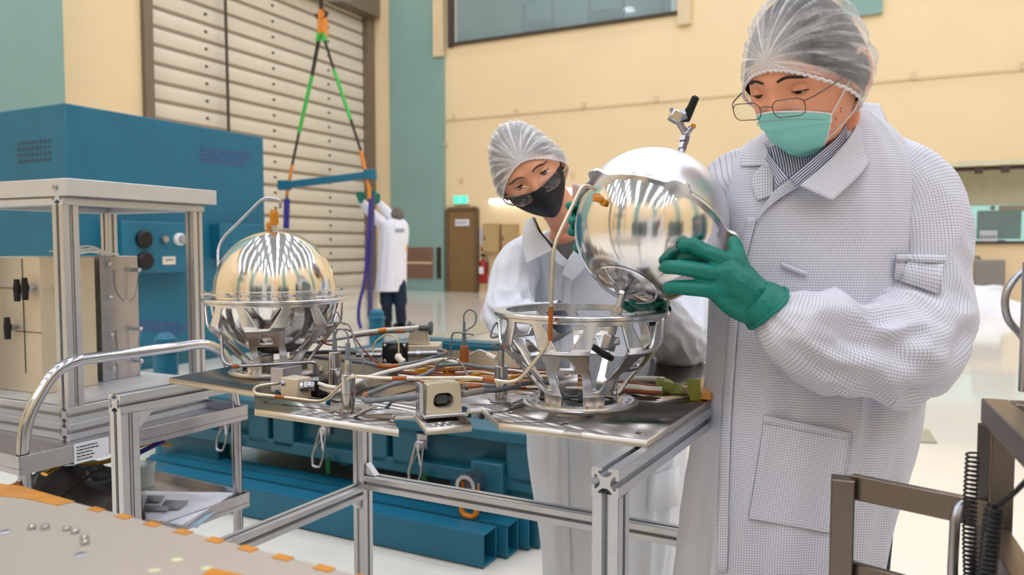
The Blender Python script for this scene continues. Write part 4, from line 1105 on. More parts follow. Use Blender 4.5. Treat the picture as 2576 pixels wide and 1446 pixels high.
cz('grey cable crossing behind the two tall posts', [(760, 895), (850, 905), (915, 912), (975, 922), (1040, 912), (1068, 906), (1095, 896), (1118, 888), (1118, 882), (1100, 880)], .0045, GC, .02, bands=((.3, .38, KB), (.78, .86, KB)))
cz('white wrapped cable running diagonally to the middle of the plate', [(890, 965), (930, 948), (985, 932), (1050, 918), (1085, 908), (1120, 905), (1160, 915)], .0045, M['white_cable'], .02)
cz('white wrapped cable coming from the valve block', [(792, 968), (818, 978), (850, 982), (900, 955), (930, 948)], .005, M['white_cable'], .018)
cz('short white cable beside the valve block', [(795, 962), (825, 972), (846, 975)], .004, M['white_cable'], .026)
cz('brown wire bowing from the left bracket past the posts', [(845, 825, .08), (815, 822, .08), (802, 840, .08), (815, 862, .07), (838, 868, .06)], .0022, M['brown_wire'])
cz('brown wire slanting down from the two posts', [(845, 828, .08), (880, 832, .08), (905, 868, .05), (940, 905, .02), (960, 915, .01)], .0020, M['brown_wire'])
cz('long pale tube along the back of the plate toward the flange bracket', [(880, 840, .0), (940, 830, .02), (1000, 826, .03), (1060, 822, .03)], .005, M['white_cable'], .0, bands=((.45, .6, M['orange']),)) if False else cable('long pale tube along the back of the plate toward the flange bracket', [(880, 842, 2.0), (945, 832, 2.02), (1000, 827, 2.02), (1062, 822, 2.02)], .005, M['white_cable'], bands=((.4, .52, M['orange']),))
cable('thin grey tube just below the pale tube at the back', [(800, 862, 1.9), (880, 848, 2.0), (960, 838, 2.03), (1040, 832, 2.0)], .0035, GC, bands=((.55, .62, KB), (.85, .93, KB)))
cable('grey tube from behind the left bracket to the solenoid valve', [(750, 890, 1.86), (820, 885, 1.86), (900, 888, 1.85), (950, 893, 1.84)], .005, M['dkgrey'])
cable('arched grey wire with pale ties above the middle of the plate', [(1090, 948, 1.62), (1100, 915, 1.62), (1125, 902, 1.62), (1150, 905, 1.62), (1170, 930, 1.60), (1176, 955, 1.57), (1172, 975, 1.52)], .0026, mat('taupe_wire', (128, 110, 96), .5), bands=((.3, .34, M['white_cable']), (.5, .54, M['white_cable'])))
cable('white lead with a bare-tip plug behind the amber post', [(1182, 892, 1.86), (1205, 881, 1.84), (1222, 886, 1.82), (1232, 895, 1.8)], .0022, M['white_cable'])
cable('white plug at the end of the lead', [(1228, 892, 1.80), (1248, 902, 1.78)], .0065, M['white_cable'], name='plug', cat='plug')
cz('pale tube running right into the wiring bundle', [(1168, 918), (1220, 924), (1290, 932), (1340, 938)], .0035, M['steel'], .02)
cz('grey tube running right behind the beige tube', [(1100, 920), (1160, 916), (1200, 922), (1260, 930)], .004, GC, .03)
cz('thin steel wire along the front of the wiring bundle', [(1000, 942), (1080, 950), (1180, 945), (1260, 952)], .0018, M['steel'], .01)
# wiring bundle: brown, gold and cream strands
random.seed(11)
for k in range(16):
    y0 = 918 + k * 3.2; m = [M['brown_wire'], M['gold_wire'], M['white_cable'], M['kapton2']][k % 4]
    nm = ['brown', 'gold', 'cream', 'amber'][k % 4]
    pts = [(1040 + random.uniform(-40, 40), y0 - 6), (1120, y0 + random.uniform(-4, 4)), (1200, y0 + random.uniform(-4, 4)), (1280, y0 + 8 + random.uniform(-4, 4)), (1370, y0 + 12 + random.uniform(-4, 4)), (1470, y0 + 14)]
    pts = [(x, y, hY(y, .004 + .012 * random.random())) for x, y in pts]
    q = MB(); q.tube(smooth_path([at(*p) for p in pts], 6), random.uniform(.0016, .0028), 6)
    o = q.build('harness_strand', m); tag(o, nm + ' strand in the wiring bundle that crosses the middle of the plate', 'wire', nm + ' strands of the central wiring bundle')
for k, (x, y) in enumerate(((1060, 938), (1130, 935), (1200, 950), (1300, 955))):
    q = MB(); q.box(on(x, y, PZ + .012), (.03, .012, .02), (TA, TB, ZD)); o = q.build('harness_clamp', M['kapton']); tag(o, ('amber taped clamp on the wiring bundle, farthest left', 'amber taped clamp on the wiring bundle behind the arched wire', 'amber taped clamp on the wiring bundle behind the beige block', 'amber taped clamp on the wiring bundle beside the empty bracket')[k], 'clamp')
# harness to the right with green film
for k, (dy, r, m, nm) in enumerate(((0, .009, M['white_cable'], 'thick white cloth-wrapped harness leaving the bracket to the right'), (-14, .0045, M['brown_wire'], 'brown harness strand above the thick white one'), (-24, .006, M['white_cable'], 'thinner white harness farther back, right of the empty bracket'), (6, .004, M['brown_wire'], 'brown strand along the lower side of the thick white harness'))):
    sx = 1555 if k != 2 else 1580
    pts = [(sx, 975 + dy), (1600, 978 + dy * .9), (1630, 982 + dy * .8), (1665, 984 + dy * .7)]
    if k == 2: pts = [(1590, 952), (1640, 953), (1672, 955)]
    pts = [(x, y, hY(y, .012)) for x, y in pts]
    q = MB(); q.tube(smooth_path([at(*p) for p in pts]), r, 10); o = q.build('wiring_harness', m); tag(o, nm, 'cable')
t = thing('film_wrap', 'crumpled yellow-green film wrapped round the connector at the right edge of the plate', 'wrap', onp(1700, 1000))
b = MB(); rows = []
c0_ = [(1650, 950, 1010), (1668, 950, 1026), (1695, 962, 1030), (1715, 968, 1022), (1740, 958, 1015), (1762, 955, 1038)]
for k, (x, ya, yb) in enumerate(smooth_path([V(c) for c in c0_], 5)):
    row = []; Yc = 1.49
    for i in range(20):
        a = 2 * pi * i / 20; ym = (ya + yb) / 2; hh = (yb - ya) / 2
        p = at(x, ym - hh * sin(a), Yc - .03 * cos(a))
        p += V((0, 1, .3)) * (.009 * noise.noise(p * 55)) + V((0, 0, 1)) * (.006 * noise.noise(p * 90))
        p.z = max(p.z, PZ + .002) if x < 1730 else p.z
        row.append(p)
    rows.append(row)
b.grid(rows, closed=True); b.build('film_sheet', M['green_wrap'], t, angle=50)
b = MB(); b.prism([at(1718, 972, 1.43), at(1755, 975, 1.43), at(1760, 1008, 1.43), at(1738, 1003, 1.43)], (0, .012, 0)); b.build('connector_shell', M['cream_alu'], t, bevel=.001)
b = MB(); b.prism([at(1727, 955, 1.41), at(1762, 953, 1.41), at(1764, 1040, 1.405), at(1740, 1028, 1.405)], (0, .0015, 0)); b.build('film_flap', M['green_wrap'], t)
b = MB(); p0_ = R0 + ZD * .938; b.beam(p0_ + TA * .46, p0_ + TA * .80, .034, .014); o = b.build('edge_strip', M['wood_orange'], bevel=.002); tag(o, 'orange-brown protective strip lying on the right table rail beside the green film', 'strip')
# ------------------------------------------------------------ left stainless cart
CZ = .73
c0 = on(47, 1150, CZ); c1 = on(624, 1018, CZ)
CA = (c1 - c0).normalized(); CB = V((-CA.y, CA.x, 0)); CL = (c1 - c0).length; CW = .62
AXC = (CA, CB, ZD)
cart = thing('service_cart', 'stainless steel trolley with two trays and a curved push handle at the left', 'cart', V((c0.x, c0.y, 0)))
def cp(a, b_, z): return V((c0.x, c0.y, 0)) + CA * a + CB * b_ + ZD * z
def tray(z, nm, h=.045):
    b = MB(); b.box(cp(CL / 2, CW / 2, z - .03), (CL, CW, .004), AXC)
    for (a, w_, ww, wd) in ((CL / 2, .0015, CL, .003), (CL / 2, CW - .0015, CL, .003), (.0015, CW / 2, .003, CW), (CL - .0015, CW / 2, .003, CW)): b.box(cp(a, w_, z - h / 2), (ww, wd, h), AXC)
    return b.build(nm, M['steel'], cart, bevel=.0008)
tray(CZ, 'upper_tray'); tray(.455, 'lower_tray')
for a in (.025, CL - .025):
    for w_ in (.025, CW - .025):
        b = MB(); b.cyl(cp(a, w_, .1), cp(a, w_, CZ - .005), .0145, n=20); l = b.build('leg', M['steel'], cart)
        q = MB(); q.lathe(cp(a, w_, .045) - CB * .012, CB, [(0, 0), (.045, 0), (.045, .024), (0, .024)], 20); q.box(cp(a, w_, .09), (.03, .03, .03), AXC); q.build('castor', M['black_rub'], l)
b = MB()
hp = [cp(.02, .025, CZ - .03), cp(.03, .025, CZ + .08), cp(.11, .025, .935), cp(CL - .06, .025, .935), cp(CL - .02, .025, CZ - .03)]
b.tube(bend_path(hp, .13, 10), .0145, 20); b.build('push_handle', M['steel_pol'], cart)
# label on the upper tray rim
b = MB(); p0_ = at(168, 1130, 1.0); 
def rimpt(px): # distance along the rim at column px
    k = (px - 1288) / FPX
    return (c0.x - k * c0.y) / (-(CA.x) + k * CA.y)
a0_, a1_ = rimpt(170), rimpt(259)
b.box(cp((a0_ + a1_) / 2, -.002, CZ - .024), (a1_ - a0_, .002, .05), AXC); lab = b.build('asset_label', M['paper'], cart)
b = MB()
random.seed(3)
for k in range(5):
    x_ = a0_ + .006
    while x_ < a0_ + (a1_ - a0_) * (.62 if k < 2 else .5):
        L_ = random.uniform(.004, .012); b.box(cp(x_ + L_ / 2, -.0035, CZ - .008 - k * .008), (L_, .001, .0024), AXC); x_ += L_ + .002
b.build('label_print', M['black'], cart)
b = MB(); q = [c0 + V((0, 0, -.05)), c0 + V((0.0, 0, -.16))]; b.tube(smooth_path([cp(-.001, .03, .66), cp(.0, .015, .63), cp(.0, .02, .58)]), .017, 10); b.build('rust_tape', M['kapton2'], cart)
# things on the lower tray
SZ = .427
t = thing('paper_stack', 'loose stack of white printed sheets on the lower tray of the cart', 'paper', cp(CL * .66, .2, SZ))
random.seed(5)
sheet = [on(345, 1235, SZ + .02), on(592, 1235, SZ + .02), on(470, 1318, SZ + .02), on(345, 1298, SZ + .02)]
for k in range(6):
    dx, dy = random.uniform(-.012, .012), random.uniform(-.012, .012)
    c_ = sum(sheet, V((0, 0, 0))) / 4; A_ = radians(random.uniform(-5, 5))
    pts = []
    for p in sheet:
        q = p - c_; pts.append(c_ + V((q.x * cos(A_) - q.y * sin(A_) + dx, q.x * sin(A_) + q.y * cos(A_) + dy, (k - 5) * .003)))
    b = MB(); rows = []
    for i in range(9):
        row = []
        for j in range(9):
            u, w_ = i / 8, j / 8
            p = (pts[0] * (1 - u) + pts[1] * u) * (1 - w_) + (pts[3] * (1 - u) + pts[2] * u) * w_
            p = p + ZD * (.004 * sin(u * 3 + k) * w_ + .002 * noise.noise(p * 9)); row.append(p)
        rows.append(row)
    b.grid(rows); o = b.build('paper_sheet', M['paper'] if k > 1 else mat('blue_paper', (160, 186, 206), .7), t, solid=.0012)
b = MB(); 
def onsheet(u, w_): return (sheet[0] * (1 - u) + sheet[1] * u) * (1 - w_) + (sheet[3] * (1 - u) + sheet[2] * u) * w_ + ZD * (.0065 + .004 * sin(u * 3 + 5) * w_)
for (u0, u1, w0, w1_) in ((.12, .32, .25, .5), (.36, .66, .42, .72), (.1, .5, .62, .8)):
    b.add([onsheet(u0, w0), onsheet(u1, w0), onsheet(u1, w1_), onsheet(u0, w1_)], [(0, 1, 2, 3)])
b.build('printed_figure', M['print'], t, solid=.0004)
t = thing('plastic_beaker', 'clear plastic beaker standing behind the paper stack', 'beaker', on(365, 1215, SZ))
c_ = on(365, 1222, SZ)
b = MB(); b.lathe(c_, (0, 0, 1), [(0, .001), (.028, .001), (.034, .075), (.036, .077), (.034, .079), (.027, .003), (0, .003)], 28); b.build('beaker_wall', M['clear'], t)
b = MB(); b.ell(c_ + V((-.03, .0, .06)), .012, .01, .006); b.build('green_cap', M['green'], t)
# dark bag and clutter
b = MB(); rows = []; c_ = cp(CL * .38, .26, SZ)
for j in range(15):
    th = pi / 2 * j / 14; row = []
    for i in range(36):
        a = 2 * pi * i / 36
        d = V((cos(a) * cos(th), sin(a) * cos(th), sin(th))); rr = 1 + .25 * noise.noise(d * 2.2) + .09 * noise.noise(d * 7)
        row.append(c_ + CA * (d.x * .2 * rr) + CB * (d.y * .2 * rr) + ZD * (d.z * .17 * rr))
    rows.append(row)
b.grid(rows, closed=True); o = b.build('equipment_cover', M['cover_dark'], loc=c_); tag(o, 'dark crumpled plastic cover heaped on the lower tray of the cart', 'cover')
c_ = cp(.30, .10, SZ)
t = thing('power_strip', 'black power strip with a looping lead on the lower cart tray', 'power strip', c_)
b = MB(); b.box(c_ + ZD * .03, (.12, .05, .055), AXC); b.build('strip_body', M['black'], t, bevel=.005)
for k in range(4): q = MB(); q.box(c_ + ZD * .059 + CA * (-.042 + .028 * k), (.018, .03, .004), AXC); q.build('socket', M['black_rub'], t)
b = MB(); b.tube(smooth_path([c_ + ZD * .05 + CA * .03, c_ + ZD * .13 + CA * .03, c_ + ZD * .19 - CA * .04, c_ + ZD * .16 - CA * .12, c_ + ZD * .12 - CA * .2]), .004, 8); b.build('lead', M['black_rub'], t)
b = MB(); c_ = cp(.20, .14, .60)
pts = [cp(.12 + .06 * k, .12 + .01 * (k % 2), .64 + .012 * sin(k * 1.7)) for k in range(7)]
b.tube(smooth_path(pts), .013, 10, flat=.4); o = b.build('foil_strip', M['foil']); tag(o, 'crumpled gold foil strip under the rim of the upper cart tray', 'foil')
b = MB(); b.tube(smooth_path([cp(.30, .08, .63), cp(.36, .08, .645), cp(.43, .08, .66)]), .012, 10, flat=.5); o = b.build('blue_rag', M['purple']); tag(o, 'small deep blue rag tucked under the upper cart tray', 'rag')
b = MB(); c_ = cp(.12, .2, SZ); b.rbox(c_ + ZD * .05, (.16, .12, .10), .02, AXC); o = b.build('black_case', M['black'], bevel=.006); tag(o, 'low black case at the near end of the lower cart tray', 'case')
# green drum beside the container base
c_ = on(428, 1125, 0); t = thing('green_drum', 'dark green drum standing on the floor beyond the cart', 'drum', V((-2.02, 4.35, 0)))
b = MB(); c_ = V((-2.02, 4.5, 0)); b.lathe(c_, (0, 0, 1), [(0, 0), (.12, 0), (.13, .02), (.13, .30), (.12, .32), (0, .32)], 28); b.build('drum_body', M['green_dark'], t)
b = MB(); b.lathe(c_, (0, 0, 1), [(.132, .28), (.136, .29), (.136, .31), (.13, .32)], 28); b.build('drum_rim', M['green_dark'], t)

# ------------------------------------------------------------ extrusion rack standing on the cart
RA = V((.42, .907, 0)).normalized(); RB = V((-RA.y, RA.x, 0)); AXK = (RA, RB, ZD)
r0 = at(173, 1000, 1.98); r0.z = 0; RLn, RWd = .47, .44; PW = .045
rz0, rz1 = CZ - .028, 1.375
def rp(a, b_, z): return r0 + RA * a + RB * b_ + ZD * z
rack = thing('profile_rack', 'aluminium profile rack with a sheet-metal top standing on the cart', 'rack', r0 + ZD * rz0)
h = PW / 2
for a, w_ in ((h, h), (RLn - h, h), (h, RWd - h), (RLn - h, RWd - h)):
    b = MB(); profile(b, rp(a, w_, rz0 + 2 * PW), rp(a, w_, rz1 - PW), PW if a < .1 else PW * .8, up=RA); b.build('upright', M['alu'], rack, angle=30)
for z in (rz0 + h, rz0 + 3 * h, rz1 - h):
    for w_ in (h, RWd - h): b = MB(); profile(b, rp(0, w_, z), rp(RLn, w_, z), PW); b.build('long_rail', M['alu_white'], rack, angle=30)
    for a in (h, RLn - h): b = MB(); profile(b, rp(a, PW, z), rp(a, RWd - PW, z), PW); b.build('cross_rail', M['alu_white'], rack, angle=30)
b = MB(); b.box(rp(RLn / 2 + .012, RWd / 2 - .01, rz1 + .022), (RLn + .03, RWd + .03, .003), AXK)
for (a, w_, ww, wd) in ((RLn / 2 + .012, -.024, RLn + .03, .003), (RLn / 2 + .012, RWd + .004, RLn + .03, .003), (-.002, RWd / 2 - .01, .003, RWd + .03), (RLn + .026, RWd / 2 - .01, .003, RWd + .03)): b.box(rp(a, w_, rz1 + .0), (ww, wd, .044), AXK)
b.build('sheet_top', M['alu_white'], rack, bevel=.001)
for dx in (0, .07): q = MB(); q.lathe(rp(-.004, .02 + dx * 0, rz1), -RA, [(.008, 0), (.008, .004), (.005, .006), (0, .006)], 12); 
q.build('cap_screw', M['steel'], rack)
b = MB(); b.box(rp(RLn / 2, RWd / 2, rz0 + 2 * PW + .004), (RLn - .01, RWd - .01, .004), AXK); b.build('shelf_sheet', M['alu_white'], rack)
SH = rz0 + 2 * PW + .0065
def ebox(lb, pc, La, Lb, z0, z1, m, name='test_box'):
    t = thing(name, lb, 'box', pc + ZD * z0)
    b = MB(); b.box(pc + RA * La / 2 + RB * Lb / 2 + ZD * (z0 + z1) / 2, (La, Lb, z1 - z0), AXK); b.build('box_body', m, t, bevel=.002)
    return t
pc = at(103, 800, 2.13); pc.z = 0; bt = 1.19
t = ebox('sandy metal box with black clamp knobs at the left inside the rack', pc, .17, .30, SH, bt, M['cream_alu'])
b = MB(); b.box(pc - RA * .001 + RB * .075 + ZD * 1.02, (.002, .0015, .33), AXK); b.box(pc - RA * .001 + RB * .15 + ZD * 1.10, (.002, .25, .0015), AXK); b.box(pc - RA * .001 + RB * .06 + ZD * .975, (.002, .12, .0015), AXK); b.build('panel_seam', M['dark_line'], t)
def knob(w_, z, s=1.0):
    c_ = pc + RB * w_ + ZD * z
    q = MB(); q.lathe(c_, -RA, [(.008, 0), (.008, .012), (.012, .014), (.012, .024), (0, .024)], 14); q.build('knob_stem', M['steel'], t)
    q = MB(); q.tube([c_ - RA * .03 + ZD * .028, c_ - RA * .03, c_ - RA * .03 - ZD * .035], [.008, .011, .009], 12, flat=.6); q.build('wing_knob', M['black'], t)
knob(.055, 1.10); knob(.105, .99)
knob(.02, 1.105)
for z in (1.10, .945):
    q = MB(); c_ = pc + RA * .05 + ZD * z - RB * 0; q.cyl(c_, c_ - RB * .03, .006); q.cyl(c_ - RB * .03, c_ - RB * .034 - ZD * .012, .005); q.build('side_tap', M['steel_pol'], t)
    q = MB(); q.tube(smooth_path([c_ - RB * .034 - ZD * .012, c_ - RB * .01 - ZD * .08 + RA * .01, c_ - RB * .004 - ZD * .10 + RA * .03, c_ - RB * .004 - ZD * .06 + RA * .05, c_ - RB * .004 + RA * .06]), .0015, 6); q.build('tap_chain', M['steel'], t)
pc2 = at(255, 800, 2.33); pc2.z = 0
t = ebox('stainless box with protruding taps at the right inside the rack', pc2, .135, .16, SH, bt, M['steel'])
for (a_, z) in ((.028, 1.165), (.03, 1.06), (.032, .94), (.034, .835)):
    q = MB(); c_ = pc2 + RA * a_ + ZD * z; q.lathe(c_, -RB, [(.007, 0), (.007, .008), (.004, .01), (0, .01)], 12); q.build('panel_screw', M['steel_pol'], t)
for z in (1.145, .955, .85):
    q = MB(); c_ = pc2 + RA * .115 + ZD * z; q.cyl(c_, c_ - RB * .028, .007); q.ell(c_ - RB * .03, .008, .008, .008, None, 8, 6); q.build('tap', M['steel_pol'], t)
    q = MB(); q.tube(smooth_path([c_ - RB * .03, c_ - RB * .02 - ZD * .08 - RA * .01, c_ - RB * .006 - ZD * .1 - RA * .03, c_ - RB * .004 - ZD * .06 - RA * .06, c_ - RB * .004 - RA * .065]), .0014, 6); q.build('tap_chain', M['steel'], t)
b = MB()
for k in range(5): b.tube(smooth_path([rp(.12, .16 + .02 * k, bt + .004 + .003 * k), rp(.2, .15 + .018 * k, bt + .016 + .008 * (k % 3)), rp(.29, .17 + .02 * k, bt + .006)]), .003, 6)
o = b.build('cable_tie_bundle', M['white_glossy']); tag(o, 'bundle of white cable ties lying on top of the boxes in the rack', 'cable tie')

# ------------------------------------------------------------ sandy panel in the foreground
FZ = .92
e0 = on(-150, 1176, FZ); e1 = on(1150, 1510, FZ); ED = (e1 - e0).normalized(); EN = V((ED.y, -ED.x, 0))   # EN points towards the viewer
if EN.y > 0: EN = -EN
Lf = (e1 - e0).length; Wf = .42
AXE = (ED, -EN, ZD)
pan = thing('honeycomb_board', 'large sandy-grey honeycomb panel with orange tape squares in the near foreground', 'panel', V((e0.x, e0.y, 0)) + ED * Lf / 2 + EN * Wf / 2)
b = MB(); b.box((e0 + e1) / 2 + EN * Wf / 2 - ZD * .0125, (Lf, Wf, .025), AXE); b.build('panel_slab', M['panel_face'], pan, bevel=.001)
for a_ in (.06, Lf - .06):
    for w_ in (.05, Wf - .05):
        b = MB(); p_ = V((e0.x, e0.y, 0)) + ED * a_ + EN * w_; b.box(p_ + ZD * .4475, (.03, .03, .895), AXE); b.build('panel_leg', M['alu'], pan)
def edge_at(px):
    k = (px - 1288) / FPX
    return (e0.x - k * e0.y) / (-(ED.x) + k * ED.y)
for px in (232, 303, 375, 453, 535, 618, 707, 812, 912, 1020):
    s = edge_at(px); p_ = V((e0.x, e0.y, FZ)) + ED * s
    q = MB(); q.box(p_ + EN * .0045 + ZD * .0004, (.020, .009, .0008), AXE); q.box(p_ - EN * .0004 - ZD * .003, (.020, .0008, .008), AXE); q.build('tape_square', M['kapton'], pan)
def onf(px, py, dz=0): return on(px, py, FZ + dz)
q = MB(); q.prism([onf(-40, 1213), onf(55, 1224), onf(188, 1262), onf(146, 1272), onf(60, 1254), onf(-40, 1244)], (0, 0, .0008)); q.build('tape_strip', M['kapton'], pan)
q = MB(); q.prism([onf(505, 1450), onf(530, 1430), onf(610, 1446), onf(640, 1470), onf(510, 1475)], (0, 0, .0008)); q.build('tape_strip', M['kapton'], pan)
for x, y in ((80, 1331), (114, 1330), (168, 1334), (189, 1341), (212, 1357), (214, 1369)):
    q = MB(); q.lathe(onf(x, y), (0, 0, 1), [(.0045, 0), (.0045, .003), (.0035, .0045), (.0015, .0046), (0, .003)], 16); q.build('insert_cap', M['steel_pol'], pan)
for x, y in ((12, 1338), (203, 1395)):
    q = MB(); q.lathe(onf(x, y), (0, 0, 1), [(.006, .0004), (.0045, .0012), (.003, .0012), (.0028, .0004), (0, .0004)], 16); q.build('threaded_insert', M['steel'], pan)
for x, y in ((445, 1407), (388, 1434), (520, 1428)):
    q = MB(); q.ell(onf(x, y), .006, .004, .0008, None, 10, 6); q.build('glue_spot', mat('pale_glue', (206, 204, 160), .5), pan)

# ------------------------------------------------------------ steel cart at the right edge
f0 = on(2468, 1000, 1.03)
GA = V((.38, .925, 0)).normalized(); GB = V((GA.y, -GA.x, 0))      # GA away from viewer, GB to the right
rc = thing('instrument_trolley', 'dark stainless trolley frame at the bottom right corner', 'cart', V((f0.x, f0.y, 0)))
AXG = (GB, GA, ZD)
def gp(a, b_, z): return V((f0.x, f0.y, 0)) + GB * a + GA * b_ + ZD * z
ST = M['steel']; mt = mat('dull_stainless', (122, 110, 100), .32, metal=.95)
def gbeam(p, q_, w_, h_, nm='frame_tube', m=None):
    b = MB(); b.beam(p, q_, w_, h_); return b.build(nm, m or mt, rc, bevel=.002)
gbeam(gp(.015, .0, 1.015), gp(.015, -.42, 1.015), .03, .03)
gbeam(gp(.015, -.015, .10), gp(.015, -.015, 1.0), .03, .03, 'frame_post')
gbeam(gp(.03, -.015, 1.015), gp(.3, -.015, 1.015), .03, .03)
gbeam(gp(.015, -.03, .86), gp(.015, -.42, .86), .03, .03); gbeam(gp(.015, -.41, .1), gp(.015, -.41, 1.0), .03, .03, 'frame_post')
gbeam(gp(.29, -.015, .1), gp(.29, -.015, 1.0), .03, .03, 'frame_post'); gbeam(gp(.29, -.41, .1), gp(.29, -.41, 1.0), .03, .03, 'frame_post')
b = MB(); b.box(gp(.15, -.2, .62), (.25, .36, .4), AXG); b.build('dark_unit', M['black'], rc, bevel=.004)
b = MB(); b.box(gp(.15, -.2, .40), (.3, .4, .01), AXG); b.build('shelf', mt, rc)
# cross rail and push frame to the left
q0, q1 = at(2142, 1222, 1.02), at(2425, 1262, .90)
q1.z = q0.z - .0; 
gbeam(q0, V((f0.x - .005, f0.y - .03, q0.z)), .012, .034, 'side_rail')
b = MB(); b.beam(V((q0.x - .012, q0.y, q0.z + .012)), V((q0.x - .012, q0.y, .1)), .03, .03, up=GA); b.build('side_post', mt, rc, bevel=.002)
z2 = at(2142, 1436, 1.02).z
gbeam(V((q0.x, q0.y, z2)), V((f0.x - .005, f0.y - .03, z2)), .012, .03, 'side_rail')
b = MB(); e_ = V((q0.x, q0.y, q0.z)).lerp(V((f0.x, f0.y - .03, q0.z)), .73)
b.tube(bend_path([e_ + V((.03, 0, .005)), e_ + V((-.012, -.03, .012)), e_ + V((-.02, -.04, -.09)), e_ + V((.012, -.05, -.2)), e_ + V((.016, -.05, -.45))], .03, 8), .006, 12); b.build('flexible_conduit', M['steel'], rc)
def coil(p0, p1, r, turns, wr, sag=.0):
    n = turns * 12; P = []
    for k in range(n + 1):
        a = 2 * pi * k / 12; q_ = p0.lerp(p1, k / n) + V((sag * sin(pi * k / n), 0, 0))
        P.append(q_ + V((cos(a) * r, sin(a) * r, 0)))
    b = MB(); b.tube(P, wr, 6); return b
o = coil(at(2448, 1140, .86), at(2444, 1500, .86), .0068, 32, .0014, -.003).build('coiled_cord', M['black_rub'], loc=at(2444, 1500, .86)); tag(o, 'black coiled cord hanging behind the curved conduit, left of the trolley post', 'cord')
o = coil(at(2502, 1272, .74), at(2474, 1520, .74), .0080, 21, .0015).build('coiled_cord', M['black_rub'], loc=at(2480, 1520, .74)); tag(o, 'black coiled cord hanging nearest the bottom right corner', 'cord')
b = MB(); b.tube(smooth_path([at(2500, 1275, .74), at(2540, 1250, .72), at(2600, 1190, .70)]), .0025, 8); o = b.build('black_lead', M['black_rub']); tag(o, 'thin black lead running off the right edge from the coiled cord', 'cable')
t = thing('curved_pipe', 'curved grey pipe and post at the right edge of the photo', 'pipe', gp(.08, .05, 1.03))
b = MB(); b.tube(smooth_path([at(2600, 670, 1.0), at(2556, 700, 1.0), at(2530, 745, 1.0), at(2535, 800, 1.0), at(2570, 845, 1.0), at(2588, 880, 1.0)]), .0048, 12); b.build('pipe_bend', M['steel'], t)
b = MB(); p_ = at(2574, 900, .98); b.cyl(V((p_.x + .004, p_.y, 1.03)), V((p_.x + .004, p_.y, 1.2)), .008, n=12); b.build('pipe_post', M['steel'], t)
# ------------------------------------------------------------ cloth and skin materials that need their own nodes
def grid_cloth(name, col, line, sp, lw, bump=.25):
    m = mat(name, col, .78, var=.02, bump=bump, bscale=22); nt = m.node_tree; b = nt.nodes['Principled BSDF']
    uv = nt.nodes.new('ShaderNodeUVMap'); sep = nt.nodes.new('ShaderNodeSeparateXYZ'); nt.links.new(uv.outputs[0], sep.inputs[0])
    outs = []
    for ax in 'XY':
        d = nt.nodes.new('ShaderNodeMath'); d.operation = 'DIVIDE'; d.inputs[1].default_value = sp; nt.links.new(sep.outputs[ax], d.inputs[0])
        f = nt.nodes.new('ShaderNodeMath'); f.operation = 'FRACT'; nt.links.new(d.outputs[0], f.inputs[0])
        l = nt.nodes.new('ShaderNodeMath'); l.operation = 'LESS_THAN'; l.inputs[1].default_value = lw; nt.links.new(f.outputs[0], l.inputs[0]); outs.append(l)
    mx = nt.nodes.new('ShaderNodeMath'); mx.operation = 'MAXIMUM'; nt.links.new(outs[0].outputs[0], mx.inputs[0]); nt.links.new(outs[1].outputs[0], mx.inputs[1])
    old = b.inputs['Base Color'].links[0].from_socket
    mix = nt.nodes.new('ShaderNodeMix'); mix.data_type = 'RGBA'; nt.links.new(mx.outputs[0], mix.inputs[0]); nt.links.new(old, mix.inputs[6]); mix.inputs[7].default_value = lin(line)
    nt.links.new(mix.outputs[2], b.inputs['Base Color'])
    return m
M['coat_grid'] = grid_cloth('checked_cleanroom_cloth', (228, 227, 236), (158, 158, 182), .0045, .15)
M['coat_plain'] = mat('plain_white_coat', (226, 230, 240), .8, var=.02, bump=.3, bscale=14)
M['coat_far'] = mat('far_white_coat', (238, 236, 244), .8, var=.02)
def stripe_cloth():
    m = mat('striped_shirt_cloth', (214, 214, 226), .8, var=.02); nt = m.node_tree; b = nt.nodes['Principled BSDF']
    uv = nt.nodes.new('ShaderNodeUVMap'); sep = nt.nodes.new('ShaderNodeSeparateXYZ'); nt.links.new(uv.outputs[0], sep.inputs[0])
    d = nt.nodes.new('ShaderNodeMath'); d.operation = 'DIVIDE'; d.inputs[1].default_value = .0042; nt.links.new(sep.outputs['X'], d.inputs[0])
    f = nt.nodes.new('ShaderNodeMath'); f.operation = 'FRACT'; nt.links.new(d.outputs[0], f.inputs[0])
    l = nt.nodes.new('ShaderNodeMath'); l.operation = 'LESS_THAN'; l.inputs[1].default_value = .5; nt.links.new(f.outputs[0], l.inputs[0])
    mix = nt.nodes.new('ShaderNodeMix'); mix.data_type = 'RGBA'; nt.links.new(l.outputs[0], mix.inputs[0]); mix.inputs[6].default_value = lin((216, 216, 228)); mix.inputs[7].default_value = lin((88, 92, 124))
    nt.links.new(mix.outputs[2], b.inputs['Base Color']); return m
M['shirt_stripe'] = stripe_cloth()
